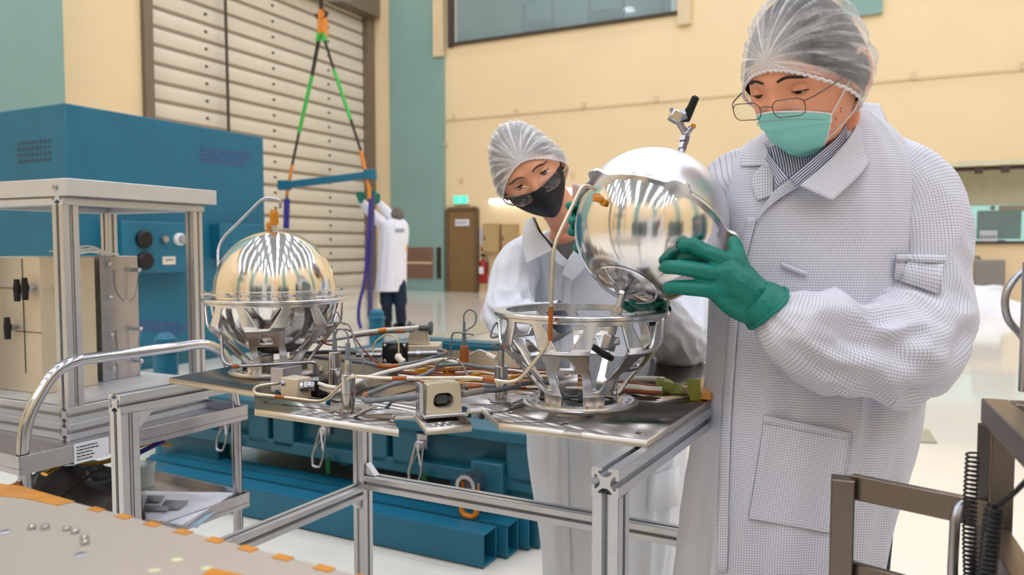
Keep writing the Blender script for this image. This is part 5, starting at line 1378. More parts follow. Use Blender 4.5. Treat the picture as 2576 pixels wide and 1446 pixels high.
def net_mat(name, base, gain, col=(246, 244, 246)):
    m = bpy.data.materials.new(name); m.use_nodes = True; nt = m.node_tree
    b = nt.nodes['Principled BSDF']; b.inputs['Base Color'].default_value = lin(col); b.inputs['Roughness'].default_value = .7
    uv = nt.nodes.new('ShaderNodeUVMap'); mp = nt.nodes.new('ShaderNodeMapping'); mp.inputs['Scale'].default_value = (9, .9, 1); nt.links.new(uv.outputs[0], mp.inputs[0])
    n = nt.nodes.new('ShaderNodeTexNoise'); n.inputs['Scale'].default_value = 1.0; n.inputs['Detail'].default_value = 3; nt.links.new(mp.outputs[0], n.inputs['Vector'])
    r = nt.nodes.new('ShaderNodeValToRGB'); r.color_ramp.elements[0].position = .50; r.color_ramp.elements[1].position = .66; nt.links.new(n.outputs[0], r.inputs[0])
    tc = nt.nodes.new('ShaderNodeTexCoord'); n2 = nt.nodes.new('ShaderNodeTexNoise'); n2.inputs['Scale'].default_value = 90; nt.links.new(tc.outputs['Object'], n2.inputs['Vector'])
    lw = nt.nodes.new('ShaderNodeLayerWeight'); lw.inputs[0].default_value = .35
    a = nt.nodes.new('ShaderNodeMath'); a.operation = 'MULTIPLY_ADD'; a.inputs[1].default_value = gain; a.inputs[2].default_value = base; nt.links.new(r.outputs[0], a.inputs[0])
    a2 = nt.nodes.new('ShaderNodeMath'); a2.operation = 'MULTIPLY_ADD'; a2.inputs[1].default_value = .35; nt.links.new(lw.outputs['Facing'], a2.inputs[0]); nt.links.new(a.outputs[0], a2.inputs[2])
    a3 = nt.nodes.new('ShaderNodeMath'); a3.operation = 'MULTIPLY_ADD'; a3.inputs[1].default_value = .22; nt.links.new(n2.outputs[0], a3.inputs[0]); nt.links.new(a2.outputs[0], a3.inputs[2])
    sp = nt.nodes.new('ShaderNodeSeparateXYZ'); nt.links.new(uv.outputs[0], sp.inputs[0])
    mr = nt.nodes.new('ShaderNodeMapRange'); mr.inputs['From Min'].default_value = .1; mr.inputs['From Max'].default_value = .75; mr.inputs['To Min'].default_value = .5; mr.inputs['To Max'].default_value = 0; nt.links.new(sp.outputs['Y'], mr.inputs['Value'])
    a4 = nt.nodes.new('ShaderNodeMath'); a4.operation = 'ADD'; a4.use_clamp = True; nt.links.new(a3.outputs[0], a4.inputs[0]); nt.links.new(mr.outputs[0], a4.inputs[1]); nt.links.new(a4.outputs[0], b.inputs['Alpha'])
    return m
M['net'] = net_mat('hair_net', .0, .38); M['net_w'] = net_mat('hair_net_dense', .14, .5)
M['net_rim'] = mat('net_elastic', (244, 238, 238), .7, alpha=.8)

# ------------------------------------------------------------ head
def g(v, c, w): return exp(-((v - c) / w) ** 2)
def head_raw(d, feat=True, sc=1.0, female=False):
    x, y, z = d
    p = V((.0755 * x, (.094 if y < 0 else .100) * y, (.116 if z > 0 else .122) * z))
    if z < 0:
        s = (-z) ** 1.4
        p.x *= 1 - (.36 if female else .27) * s
        p.y *= (1 - .62 * s) if y > 0 else (1 - .06 * s)
    if y < 0 and feat:
        w = min(1, -y * 1.8); ax_ = abs(p.x); dy = 0
        dy += .020 * g(p.x, 0, .0105) * (g(p.z, -.026, .014) if p.z < -.026 else g(p.z, -.026, .026))
        dy += .004 * g(ax_, .012, .006) * g(p.z, -.032, .008)
        dy += .0055 * g(p.z, .030, .010) * g(ax_, .030, .024)
        dy -= .011 * g(p.z, .009, .013) * g(ax_, .031, .017)
        dy += .006 * g(p.z, -.024, .022) * g(ax_, .040, .018)
        dy += .006 * g(p.z, -.064, .009) * g(p.x, 0, .021) - .003 * g(p.z, -.065, .002) * g(p.x, 0, .02)
        dy += .008 * g(p.z, -.100, .014) * g(p.x, 0, .018)
        p.y -= dy * w
    return p * sc
def surf_at(az, z, sc=1.0, female=False, feat=False):
    """point of the head at azimuth az (0 = front) and height z"""
    lo, hi = -pi / 2 + .02, pi / 2 - .001
    f = lambda e: V((sin(az) * cos(e), -cos(az) * cos(e), sin(e)))
    for _ in range(22):
        m = (lo + hi) / 2
        if head_raw(f(m), feat, sc, female).z < z: lo = m
        else: hi = m
    return head_raw(f(lo), feat, sc, female), lo
class Head:
    def __init__(s, c, yaw, pitch, roll, scale=1.0, female=False):
        s.M = Matrix.Translation(c) @ Matrix.Rotation(radians(yaw), 4, 'Z') @ Matrix.Rotation(radians(roll), 4, 'Y') @ Matrix.Rotation(radians(pitch), 4, 'X') @ Matrix.Scale(scale, 4)
        s.f = female; s.sc = scale
    def T(s, p): return s.M @ V(p)
    def skin(s, b, nu=96, nv=72):
        rows = []
        for j in range(nv + 1):
            e = -pi / 2 + pi * j / nv; row = []
            for i in range(nu):
                a = 2 * pi * i / nu
                row.append(s.T(head_raw(V((sin(a) * cos(e), -cos(a) * cos(e), sin(e))), True, 1, s.f)))
            rows.append(row)
        b.grid(rows, closed=True)
        for sx in (-1, 1):      # ears: helix, lobe and concha
            c = V((sx * .0765, .012, -.004))
            P = []
            for k in range(15):
                a = radians(-110 + 300 * k / 14)
                P.append(s.T(c + V((sx * (.006 + .004 * cos(a)), .017 * cos(a) + .002, .030 * sin(a) + (.002 if k < 5 else 0)))))
            b.tube(P, [.0042 * s.sc] * 15, 8)
            b.ell(s.T(c + V((sx * .001, 0, 0))), .004 * s.sc, .016 * s.sc, .028 * s.sc, [ (s.M.to_3x3() @ V(v)).normalized() for v in ((1, 0, 0), (0, 1, 0), (0, 0, 1))], 14, 10)
            b.ell(s.T(c + V((sx * .002, .0, -.028))), .005 * s.sc, .008 * s.sc, .009 * s.sc, None, 10, 8)
        return b
    def face_parts(s, root, lid_low, brow_w=.0035, glance=(0, 0)):
        for sx in (-1, 1):
            c = V((sx * .0310, -.0690, .0085)); r = .0128
            q = MB(); q.ell(s.T(c), r * s.sc, r * s.sc, r * s.sc, None, 20, 14); eye = q.build('eye', M['eye'], root)
            d = V((glance[0], -1, glance[1])).normalized(); x, y, z = rotm(d, (0, 0, 1))
            q = MB(); vs = []; 
            for k in range(20): vs.append(s.T(c + z * (r * .91) + (x * cos(2 * pi * k / 20) + y * sin(2 * pi * k / 20)) * .0066))
            vs.append(s.T(c + z * (r * 1.035))); q.add(vs, [(k, (k + 1) % 20, 20) for k in range(20)]); q.build('iris', M['iris'], eye, angle=80)
            for nm, e0_, e1_ in (('upper_eyelid', lid_low, 85), ('lower_eyelid', -80, -30)):
                rows = []
                for j in range(9):
                    e = radians(e0_ + (e1_ - e0_) * j / 8); row = []
                    for i in range(17):
                        a = radians(-82 + 164 * i / 16)
                        ee = e
                        if nm == 'upper_eyelid': ee = radians(e0_ - 12 * (abs(i - 8) / 8) ** 2 + (e1_ - e0_) * j / 8)
                        rr = r + .0010 + .0004 * (j == 0)
                        row.append(s.T(c + V((sin(a) * cos(ee), -cos(a) * cos(ee), sin(ee))) * rr))
                    rows.append(row)
                q = MB(); q.grid(rows); q.build(nm, s.skinm, root)
            q = MB(); P = []
            for i in range(13):
                a = radians(-78 + 156 * i / 12); ee = radians(lid_low - 12 * (abs(i - 6) / 6) ** 2)
                P.append(s.T(c + V((sin(a) * cos(ee), -cos(a) * cos(ee), sin(ee))) * (r + .0018)))
            q.tube(P, .0008 * s.sc, 5); q.build('eyelashes', M['brow'], root)
            q = MB(); P = []; R_ = []
            for k in range(13):
                x_ = .012 + .040 * k / 12; zz = .0265 + .0045 * sin(pi * min(1, k / 9)) - .005 * (k / 12) ** 3
                lo = surf_at(math.asin(min(.98, x_ / .0755)) * sx, zz, 1, s.f, True)[0]
                P.append(s.T(lo + V((0, -.0006, 0)))); R_.append((.0012 + brow_w * sin(pi * min(1, (k + 1.5) / 13)) ** .6) * s.sc)
            q.tube(P, R_, 8, flat=.5); q.build('eyebrow', M['brow'], root)
    def rimz(s, y, front, ear):
        if y < .02: return front + (ear - front) * (y + .095) / .115
        return ear - .02 * min(1, (y - .02) / .06)
    def cap(s, scale, front, ear, puff, pleat, uv=True, nu=180, nv=40, seed=0, drop=0):
        """shell from the rim up to the crown"""
        rows = [[] for _ in range(nv + 1)]; uvs = [[] for _ in range(nv + 1)]
        kn = V((0, -.885, .465)).normalized(); kx, ky, kz = rotm(kn)
        for i in range(nu + 1):
            a = 2 * pi * (i % nu) / nu
            y_ = -cos(a) * .095; z0 = s.rimz(y_, front, ear); e0_ = surf_at(a, z0, 1, s.f)[1]
            for j in range(nv + 1):
                t = j / nv; e = e0_ + (pi / 2 - e0_) * t
                d = V((sin(a) * cos(e), -cos(a) * cos(e), sin(e)))
                p = head_raw(d, False, 1, s.f)
                dk = d - kn * d.dot(kn); ang = atan2(dk.dot(ky), dk.dot(kx)); dist = math.acos(max(-1, min(1, d.dot(kn))))
                f_ = scale + puff * sin(pi * min(1, t * 1.0) * .5) ** .5 * (1 + .9 * max(0, d.y)) + .16 * d.x * d.x * exp(-((d.z + .15) / .35) ** 2)
                if t < .12: f_ -= .0 * t
                w = min(1, t * 6) * min(1, dist * 2.0)
                f_ += pleat * noise.noise(V((cos(ang) * 5.5 * 2, sin(ang) * 5.5 * 2, seed + dist * .6))) * w + pleat * .7 * (abs(noise.noise(V((cos(ang) * 14, sin(ang) * 14, seed + 3 + dist)))) - .2) * w
                f_ += .018 * noise.noise(p * 14 + V((seed, 0, 0))) * min(1, t * 5)
                p = p * f_
                if t < .1: p += V((0, 0, -drop * (1 - t * 10)))
                rows[j].append(s.T(p)); uvs[j].append((ang, dist))
        b = MB()
        b.grid(rows, uvs=uvs)
        # repair texture seam
        for k, q in list(b.uv.items()):
            us = [c[0] for c in q]
            if max(us) - min(us) > pi: b.uv[k] = tuple((c[0] + 2 * pi if c[0] < 0 else c[0], c[1]) for c in q)
        return b, rows
    def mask(s, z_top, z_side, z_bot, wid, tent, nu=49, nv=31, pleats=0, lift=.055):
        rows = []; uvs = []
        for j in range(nv):
            t = j / (nv - 1); row = []; ur = []
            for i in range(nu):
                k = -1 + 2 * i / (nu - 1); az = radians(wid) * k * (1 - .10 * t)
                zt = z_top + (z_side - z_top) * abs(k) ** 1.5; zb = z_bot + lift * abs(k) ** 2.2
                z = zt + (zb - zt) * t
                p, _ = surf_at(az, z, 1, s.f)
                n = V((p.x, p.y, 0)).normalized()
                off = .0045 + .004 * sin(pi * t) + tent * exp(-(az / .36) ** 2) * (.35 + .65 * exp(-((t - .28) / .33) ** 2)) * min(1, 2.2 * (1 - t) + .5)
                if pleats: off += .0034 * (((t * pleats) % 1) - .5) * (1 if .15 < t < .85 else 0) 
                off += .0016 * noise.noise(V((k * 3, t * 4, 2)))
                p = p + n * off; row.append(s.T(p)); ur.append((k, t))
            rows.append(row); uvs.append(ur)
        b = MB(); b.grid(rows, uvs=uvs); return b, rows
    def glasses(s, root, rim, w_, h_, cz_, dy, half=False, r=.0010, cx=.034):
        fr = thing('x', None, None)
        bpy.data.objects.remove(fr)
        q = MB()
        def lp(sx, u, v_): return s.T(V((sx * cx + u, -.104 - dy + .22 * abs(sx * cx + u) ** 1.3 * .9, cz_ + v_)))
        first = None
        for sx in (-1, 1):
            L = [lp(sx, p[0], p[1]) for p in rrect(w_, h_, h_ * .42, 6)]
            q.tube(L + [L[0]], r * s.sc, 8)
        q.tube(smooth_path([lp(1, -w_ / 2, h_ * .15), s.T((0, -.107 - dy, cz_ + h_ * .28)), lp(-1, w_ / 2, h_ * .15)]), r * 1.1 * s.sc, 8)
        g_ = q.build('glasses', rim, root)
        for sx in (-1, 1):
            q = MB(); L = [lp(sx, p[0], p[1]) for p in rrect(w_ * .98, h_ * .98, h_ * .41, 6)]
            q.add(L, [tuple(range(len(L)))]); q.build('lens', M['lens'], g_, solid=.001)
            q = MB(); h0 = lp(sx, sx * w_ / 2, h_ * .3)
            q.tube(smooth_path([h0, s.T((sx * .070, -.085 - dy * .3, cz_ + h_ * .35)), s.T((sx * .0805, -.03, cz_ + .012)), s.T((sx * .081, .010, .018)), s.T((sx * .080, .03, -.004))]), r * 1.5 * s.sc, 8); q.build('temple', rim, g_)
        return g_

# ------------------------------------------------------------ cloth surfaces
def fold(u, v, seed, fu, fv, amp):
    n1 = noise.noise(V((u * fu, v * fv, seed))); n2 = noise.noise(V((u * fu * 2.3 + 4, v * fv * 2.1, seed + 9)))
    return amp * ((.6 - abs(n1) * 2.2) + .45 * n2)
def ring_loft(spec, nu=120, sub=8, seed=0, amp=.006, fu=6, fv=1.6, pw=2.3, ampf=None, close_top=False):
    """spec rows: (centre, rx, ry, yaw deg)"""
    keys = [V((*s[0], s[1])) if False else s for s in spec]
    C_ = smooth_path([V(s[0]) for s in spec], sub); P_ = smooth_path([V((s[1], s[2], s[3])) for s in spec], sub)
    rows = []; uvs = []; vv = 0
    for j, (c, p) in enumerate(zip(C_, P_)):
        if j: vv += (C_[j] - C_[j - 1]).length
        row = []; ur = []; per = 2 * pi * (p.x + p.y) / 2; yw = radians(p.z); uu = 0; last = None
        for i in range(nu + 1):
            a = 2 * pi * i / nu; ca, sa = cos(a), sin(a)
            x = p.x * (abs(ca) ** (2 / pw)) * (1 if ca >= 0 else -1); y = p.y * (abs(sa) ** (2 / pw)) * (1 if sa >= 0 else -1)
            nrm = V((ca, sa, 0)); k = (ampf(j / (len(C_) - 1)) if ampf else 1)
            d = fold(ca * 1.0, vv, seed + (sa * 1.3), fu, fv, amp) * k
            x += ca * d; y += sa * d
            q = c + V((x * cos(yw) - y * sin(yw), x * sin(yw) + y * cos(yw), 0))
            if last is not None: uu += (q - last).length
            last = q; row.append(q); ur.append((uu, vv))
        rows.append(row); uvs.append(ur)
    # weld seam
    for r_ in rows: r_[-1] = r_[0].copy()
    b = MB(); b.grid(rows, uvs=uvs); return b, rows
def sleeve(spec, nu=72, sub=10, seed=0, amp=.006, fv=14, fu=2.0, elbow=None, flat=1.0):
    """spec: (centre, radius)"""
    C_ = smooth_path([V(s[0]) for s in spec], sub); R_ = [p.x for p in smooth_path([V((s[1], 0, 0)) for s in spec], sub)]
    rows = []; uvs = []; vv = 0; m = len(C_); x = None
    for j, c in enumerate(C_):
        t = (C_[min(j + 1, m - 1)] - C_[max(j - 1, 0)]).normalized()
        if x is None: x, _, _ = rotm(t)
        x = (x - t * x.dot(t)).normalized(); y = t.cross(x)
        if j: vv += (C_[j] - C_[j - 1]).length
        row = []; ur = []; f = j / (m - 1)
        k = 1.0
        if elbow is not None: k = .45 + 1.1 * exp(-((f - elbow) / .16) ** 2)
        for i in range(nu + 1):
            a = 2 * pi * (i % nu) / nu
            d = fold(cos(a) * fu, vv + .03 * sin(a + seed), seed + sin(a) * fu * .8, 1, fv, amp) * k
            rr = R_[j] + d
            row.append(c + x * (cos(a) * rr) + y * (sin(a) * rr * flat)); ur.append((a * .075, vv))
        for i in range(nu + 1): ur[i] = (2 * pi * i / nu * .075, vv)
        rows.append(row); uvs.append(ur)
    b = MB(); b.grid(rows, uvs=uvs); return b, rows
def bvh_of(*objs):
    vs = []; fs = []
    for o in objs:
        w = world_loc(o); k = len(vs)
        vs += [v.co + w for v in o.data.vertices]; fs += [tuple(i + k for i in p.vertices) for p in o.data.polygons]
    return BVHTree.FromPolygons(vs, fs)
def proj(bv, px, py, off, Y):
    d = ray(px, py).normalized(); h = bv.ray_cast(V((0, 0, H)), d)
    if h[0] is not None and abs(h[0].y - Y) < .22: return h[0] - d * off
    return at(px, py, Y)
def patch(bv, A, B, off, n=14, m=8, curl=0.0):
    """strip between the pixel polylines A and B [(px,py,Y)], laid on the garment below; off may grow towards B"""
    dY = -.075 if bv == 'front' else 0
    if bv == 'front': bv = None
    A = [(a[0], a[1], a[2] + dY) for a in A]; B = [(a[0], a[1], a[2] + dY) for a in B]
    A = smooth_path([V(a) for a in A], n); B = smooth_path([V(a) for a in B], n)
    N = max(len(A), len(B)); rows = []; uvs = []
    def pick(L, t): k = t * (len(L) - 1); i = min(int(k), len(L) - 2); return L[i].lerp(L[i + 1], k - i)
    for i in range(N):
        a, c = pick(A, i / (N - 1)), pick(B, i / (N - 1)); row = []
        for j in range(m + 1):
            q = a.lerp(c, j / m); o = off + curl * sin(pi * j / m)
            row.append(proj(bv, q.x, q.y, o, q.z) if bv else at(q.x, q.y, q.z))
        rows.append(row)
    # soften
    for _ in range(3):
        new = [[p.copy() for p in r_] for r_ in rows]
        for i in range(1, N - 1):
            for j in range(1, m): new[i][j] = (rows[i - 1][j] + rows[i + 1][j] + rows[i][j - 1] + rows[i][j + 1] + rows[i][j] * 2) / 6
        rows = new
    vv = 0
    for i in range(N):
        if i: vv += (rows[i][0] - rows[i - 1][0]).length
        uvs.append([((rows[i][j] - rows[i][0]).length, vv) for j in range(m + 1)])
    b = MB(); b.grid(rows, uvs=uvs); return b
def hand(name, root, chains, m, voxel=.0022, smooth=6):
    """chains: list of [(point, radius), ...]; grown together into one skin"""
    b = MB()
    for ch in chains:
        P = [V(p) for p, r in ch]; Rr = [r for p, r in ch]
        if len(P) > 2:
            PP = smooth_path(P, 5); RR = [q.x for q in smooth_path([V((r, 0, 0)) for r in Rr], 5)]
        else: PP, RR = P, Rr
        b.tube(PP, RR, 14)
        b.ell(PP[-1], RR[-1], RR[-1], RR[-1], None, 14, 10); b.ell(PP[0], RR[0], RR[0], RR[0], None, 14, 10)
    o = b.build(name, m, root, angle=None)
    md = o.modifiers.new('skin', 'REMESH'); md.mode = 'VOXEL'; md.voxel_size = voxel; md.use_smooth_shade = True
    ms = o.modifiers.new('soft', 'SMOOTH'); ms.iterations = smooth; ms.factor = .6
    return o
def shoe(root, p, d, m, name='shoe'):
    d = V(d).normalized(); s = V((-d.y, d.x, 0)); rows = []
    for k in range(11):
        t = k / 10; c = p + d * (-.07 + .26 * t); w = .035 + .014 * sin(pi * min(1, t * 1.1)) - .012 * (t > .9); h_ = .085 - .05 * t + .01 * sin(pi * t)
        rows.append([c + s * (w * cos(a)) + ZD * (max(0, sin(a)) * h_ + (.004 if sin(a) > 0 else 0)) for a in [2 * pi * i / 16 for i in range(16)]])
    b = MB(); b.grid(rows, closed=True); b.add(rows[0], [tuple(range(16))]); b.add(rows[-1], [tuple(range(16))[::-1]]); return b.build(name, m, root)

# ============================================================ the man at the right
man = thing('person', 'person in white checked coat, hair net, glasses and mint mask, holding the tilted tank in green gloves', 'person', V((.57, 1.42, 0)))
man['label'] = 'tall person in checked coat, glasses and mint face mask holding the tilted tank'
rows_ = [(1560, 1700, 2170, 1.41, 0.140), (1446, 1715, 2190, 1.41, 0.144), (1300, 1730, 2222, 1.41, 0.147), (1200, 1744, 2250, 1.41, 0.149), (1100, 1762, 2275, 1.41, 0.151), (1000, 1784, 2288, 1.41, 0.149), (900, 1788, 2290, 1.41, 0.144), (780, 1790, 2290, 1.41, 0.140), (660, 1792, 2290, 1.41, 0.136), (560, 1796, 2296, 1.41, 0.130), (480, 1806, 2300, 1.41, 0.121), (420, 1826, 2290, 1.41, 0.110), (370, 1868, 2262, 1.41, 0.093), (330, 1925, 2232, 1.41, 0.076), (300, 1965, 2200, 1.41, 0.063), (285, 1990, 2178, 1.41, 0.056)]
spec = []
for y, xl, xr, Y, ry in rows_:
    a, c = at(xl, y, Y), at(xr, y, Y); spec.append(((a + c) / 2, (c.x - a.x) / 2, ry, -8))
b, _ = ring_loft(spec, nu=160, sub=8, seed=3, amp=.013, fu=3.2, fv=1.3, pw=2.25, ampf=lambda t: 1.25 - .95 * t)
coat = b.build('coat_body', M['coat_grid'], man, angle=None)
# sleeves
sh = [(at(2196, 434, 1.42), .078), (at(2258, 484, 1.40), .093), (at(2292, 570, 1.38), .094), (at(2300, 680, 1.36), .092), (at(2298, 790, 1.33), .094), (at(2262, 868, 1.28), .092), (at(2190, 888, 1.24), .082), (at(2110, 870, 1.22), .078), (at(2030, 838, 1.21), .074), (at(1978, 807, 1.21), .063), (at(1956, 793, 1.21), .050), (at(1940, 782, 1.21), .038), (at(1926, 773, 1.21), .030)]
b, _ = sleeve(sh, nu=90, sub=10, seed=5, amp=.014, fv=11, fu=1.6, elbow=.52)
slv = b.build('left_sleeve', M['coat_grid'], man, angle=None)
sh2 = [(at(1915, 450, 1.42), .060), (at(1872, 470, 1.44), .074), (at(1852, 505, 1.46), .076), (at(1842, 560, 1.49), .075), (at(1835, 640, 1.53), .072), (at(1815, 640, 1.58), .06), (at(1790, 590, 1.58), .04)]
b, _ = sleeve(sh2, nu=64, sub=6, seed=8, amp=.005, fv=10); b.build('right_sleeve', M['coat_grid'], man, angle=None)
bv = bvh_of(coat); bvs = bvh_of(coat, slv)
# shirt front, shirt collar, lapels, collar flaps
sh_ = patch(bv, [(1930, 372, 1.40), (1942, 430, 1.38), (1946, 500, 1.37)], [(2120, 300, 1.42), (2060, 400, 1.38), (1962, 500, 1.37)], .003); sh_.build('shirt_front', M['shirt_stripe'], man, solid=.001)
b = patch('front', [(2150, 262, 1.45), (2112, 335, 1.385), (2050, 392, 1.352), (1985, 446, 1.335)], [(2172, 280, 1.46), (2138, 360, 1.395), (2082, 420, 1.36), (2002, 470, 1.335)], 0); b.build('shirt_collar', M['shirt_stripe'], man, solid=.002)
b = patch('front', [(1932, 380, 1.365), (1952, 408, 1.35), (1984, 446, 1.335)], [(1926, 400, 1.365), (1946, 440, 1.35), (1952, 470, 1.34)], 0); b.build('shirt_collar', M['shirt_stripe'], man, solid=.002)
b = patch('front', [(2172, 258, 1.47), (2146, 330, 1.39), (2090, 398, 1.355), (2012, 466, 1.330)], [(2212, 262, 1.50), (2232, 330, 1.43), (2180, 420, 1.36), (2096, 505, 1.320)], 0, m=10)
b.build('collar_flap', M['coat_grid'], man, solid=.0025)
b = patch(bv, [(1925, 362, 1.40), (1940, 392, 1.37), (1948, 415, 1.36)], [(1890, 352, 1.42), (1868, 385, 1.40), (1862, 418, 1.39)], .006); b.build('collar_flap', M['coat_grid'], man, solid=.0025)
b = patch(bv, [(2012, 470, 1.34), (1968, 496, 1.34), (1925, 530, 1.35), (1902, 560, 1.36)], [(1998, 444, 1.34), (1950, 478, 1.34), (1930, 505, 1.35), (1908, 535, 1.36)], .006); b.build('lapel', M['coat_grid'], man, solid=.002)
b = patch(bv, [(1945, 412, 1.37), (1946, 450, 1.36), (1945, 490, 1.35)], [(1928, 402, 1.37), (1890, 455, 1.37), (1905, 505, 1.36)], .005); b.build('lapel', M['coat_grid'], man, solid=.002)
# front placket, pockets, arm pocket
b = patch(bv, [(1905, 545, 1.36), (1868, 700, 1.36), (1850, 900, 1.36), (1838, 1100, 1.35), (1830, 1440, 1.35)], [(1880, 545, 1.36), (1842, 700, 1.36), (1825, 900, 1.36), (1812, 1100, 1.35), (1800, 1440, 1.35)], .004, m=3); b.build('front_placket', M['coat_grid'], man, solid=.0015)
b = patch(bv, [(1922, 1046, 1.34), (1908, 1150, 1.34), (1885, 1292, 1.34), (1885, 1296, 1.34)], [(2142, 1090, 1.34), (2128, 1190, 1.34), (2100, 1330, 1.34), (2098, 1334, 1.34)], .005, m=12); b.build('hip_pocket', M['coat_grid'], man, solid=.002)
b = patch(bv, [(1922, 1044, 1.34), (1918, 1062, 1.34)], [(2142, 1088, 1.34), (2138, 1106, 1.34)], .008, m=12, n=4); b.build('pocket_hem', M['coat_grid'], man, solid=.0015)
b = patch(bv, [(1966, 658, 1.34), (1964, 672, 1.34)], [(2030, 682, 1.34), (2027, 697, 1.34)], .006, m=6, n=4); b.build('chest_loop', M['coat_grid'], man, solid=.001)
b = patch(bvs, [(2255, 640, 1.3), (2248, 700, 1.3)], [(2376, 640, 1.32), (2366, 740, 1.32)], .010, m=8, n=8); b.build('sleeve_pocket', M['coat_grid'], man, solid=.002)
b = patch(bvs, [(2254, 638, 1.3), (2253, 656, 1.3)], [(2380, 640, 1.32), (2379, 662, 1.32)], .014, m=8, n=4); b.build('sleeve_pocket_hem', M['coat_grid'], man, solid=.0015)
# head
hm = Head(at(2024, 194, 1.300), -50, 29, 3, 1.108); hm.skinm = M['skin']
nb = MB(); hm.skin(nb)
nk0 = at(2085, 330, 1.43); nk1 = hm.T((0, .035, -.075))
nb.tube([nk0 - ZD * .08, nk0, (nk0 + nk1) / 2, nk1], [.075, .062, .058, .058], 28)
nb.ell(nk0 - ZD * .13, .15, .09, .09, None, 24, 16)
nb.ell(V((.565, 1.43, 1.05)), .14, .09, .32, None, 24, 20)
bd = nb.build('body', M['skin'], man, angle=None)
md = bd.modifiers.new('skin', 'REMESH'); md.mode = 'VOXEL'; md.voxel_size = .0028; md.use_smooth_shade = True
ms = bd.modifiers.new('soft', 'SMOOTH'); ms.iterations = 4; ms.factor = .5
hm.face_parts(man, -8, .0025, (0, -.34))
b, _ = hm.cap(1.035, .062, -.045, .03, .0, nu=96, nv=24, seed=1); b.build('hair', M['hair'], man)
b, rr = hm.cap(1.055, .044, -.055, .10, .07, nu=220, nv=48, seed=4, drop=.002); net = b.build('hair_net', M['net'], man, angle=None)
q = MB(); rim = [rr[0][i] + V((0, 0, .0015 * sin(i * 1.9))) for i in range(0, 220, 1)]; q.tube(rim + [rim[0]], .0026, 6); q.build('net_elastic', M['net_rim'], net)
b, mr = hm.mask(-.012, -.044, -.128, 57, .017, pleats=4, lift=.030); mk = b.build('face_mask', M['mask_blue'], man, angle=60, solid=.0012)
q = MB(); q.tube(mr[0], .0016, 6); q.build('mask_edge', M['white_cloth'], mk)
q = MB(); q.tube([r_[-1] for r_ in mr], .0016, 6); q.build('mask_edge', M['white_cloth'], mk)
q = MB(); q.tube([p + V((0, 0, -.009)) for p in mr[1][2:-2]], .0006, 5); q.build('mask_stitch', M['print'], mk)
for sx, ix in ((1, -1), (-1, 0)):
    q = MB(); q.tube(smooth_path([mr[1][ix], hm.T((sx * .078, -.03, -.012)), hm.T((sx * .082, .004, .012)), hm.T((sx * .080, .026, .016))]), .0012, 6); q.build('ear_loop', M['white_cloth'], mk)
    q = MB(); q.tube(smooth_path([mr[-6][ix], hm.T((sx * .076, -.02, -.055)), hm.T((sx * .079, .014, -.030)), hm.T((sx * .080, .028, -.002))]), .0012, 6); q.build('ear_loop', M['white_cloth'], mk)
hm.glasses(man, M['glass_rim'], .048, .026, -.006, .013, r=.0007)
for (x_, z_) in ((.58, -.035), (.66, -.05), (.60, -.058), (.72, -.045)):
    p, _ = surf_at(1.25 if x_ > .65 else 1.15, z_, 1); q = MB(); q.ell(hm.T(p * 1.004), .0012, .0012, .0012, None, 6, 4); q.build('mole', M['brow'], man)
# gloved left hand on the tank
GY = 1.215
def hp(x, y, dY=0): return at(x, y, GY + dY)
wr = hp(1915, 765)
chains = [
    [(hp(1915, 765), .033), (hp(1895, 742), .031), (hp(1860, 712), .030), (hp(1830, 690, .0), .024)],
    [(hp(1905, 745), .024), (hp(1868, 690, .004), .020), (hp(1835, 664, .006), .013)],
    [(hp(1880, 738), .024), (hp(1845, 720), .021), (hp(1812, 712), .017)],
    [(hp(1900, 790), .022), (hp(1850, 770, .004), .020), (hp(1805, 742, .004), .014)],
    [(hp(1838, 662, .004), .0145), (hp(1800, 644, .0), .0138), (hp(1768, 630, .004), .0132), (hp(1744, 616, .010), .0124), (hp(1722, 618, .022), .0116)],
    [(hp(1836, 668, .018), .0120), (hp(1790, 648, .022), .0112), (hp(1750, 644, .026), .0118), (hp(1722, 652, .034), .0100), (hp(1704, 666, .042), .0095)],
    [(hp(1822, 690, .0), .0150), (hp(1780, 684, -.006), .0138), (hp(1735, 676, -.002), .0132), (hp(1700, 672, .010), .0124), (hp(1678, 672, .024), .0118)],
    [(hp(1812, 732, .002), .0160), (hp(1770, 726, -.002), .0140), (hp(1732, 724, .002), .0130), (hp(1704, 722, .012), .0120), (hp(1682, 724, .024), .0112)],
    [(hp(1880, 705, .0), .020), (hp(1862, 668, -.002), .0150), (hp(1854, 640, .004), .0140), (hp(1850, 622, .012), .0128), (hp(1846, 610, .018), .0112)],
]
hand('left_glove', man, chains, M['glove'])
q = MB(); 
P = []
ax_ = (hp(1935, 782) - hp(1895, 745)).normalized(); x_, y_, z_ = rotm(ax_); c_ = hp(1930, 775)
for k in range(33):
    a = 2 * pi * k / 32; P.append(c_ + x_ * (cos(a) * .0420) + y_ * (sin(a) * .0420) + z_ * (.002 * sin(3 * a)))
q.tube(P, .0035, 8); q.build('glove_cuff', M['glove'], man)
b, _ = sleeve([(hp(1893, 746), .0330), (hp(1908, 758), .0385), (c_, .0420)], nu=48, sub=4, seed=6, amp=.0012, fv=40, fu=4); b.build('glove_wrist', M['glove'], man)
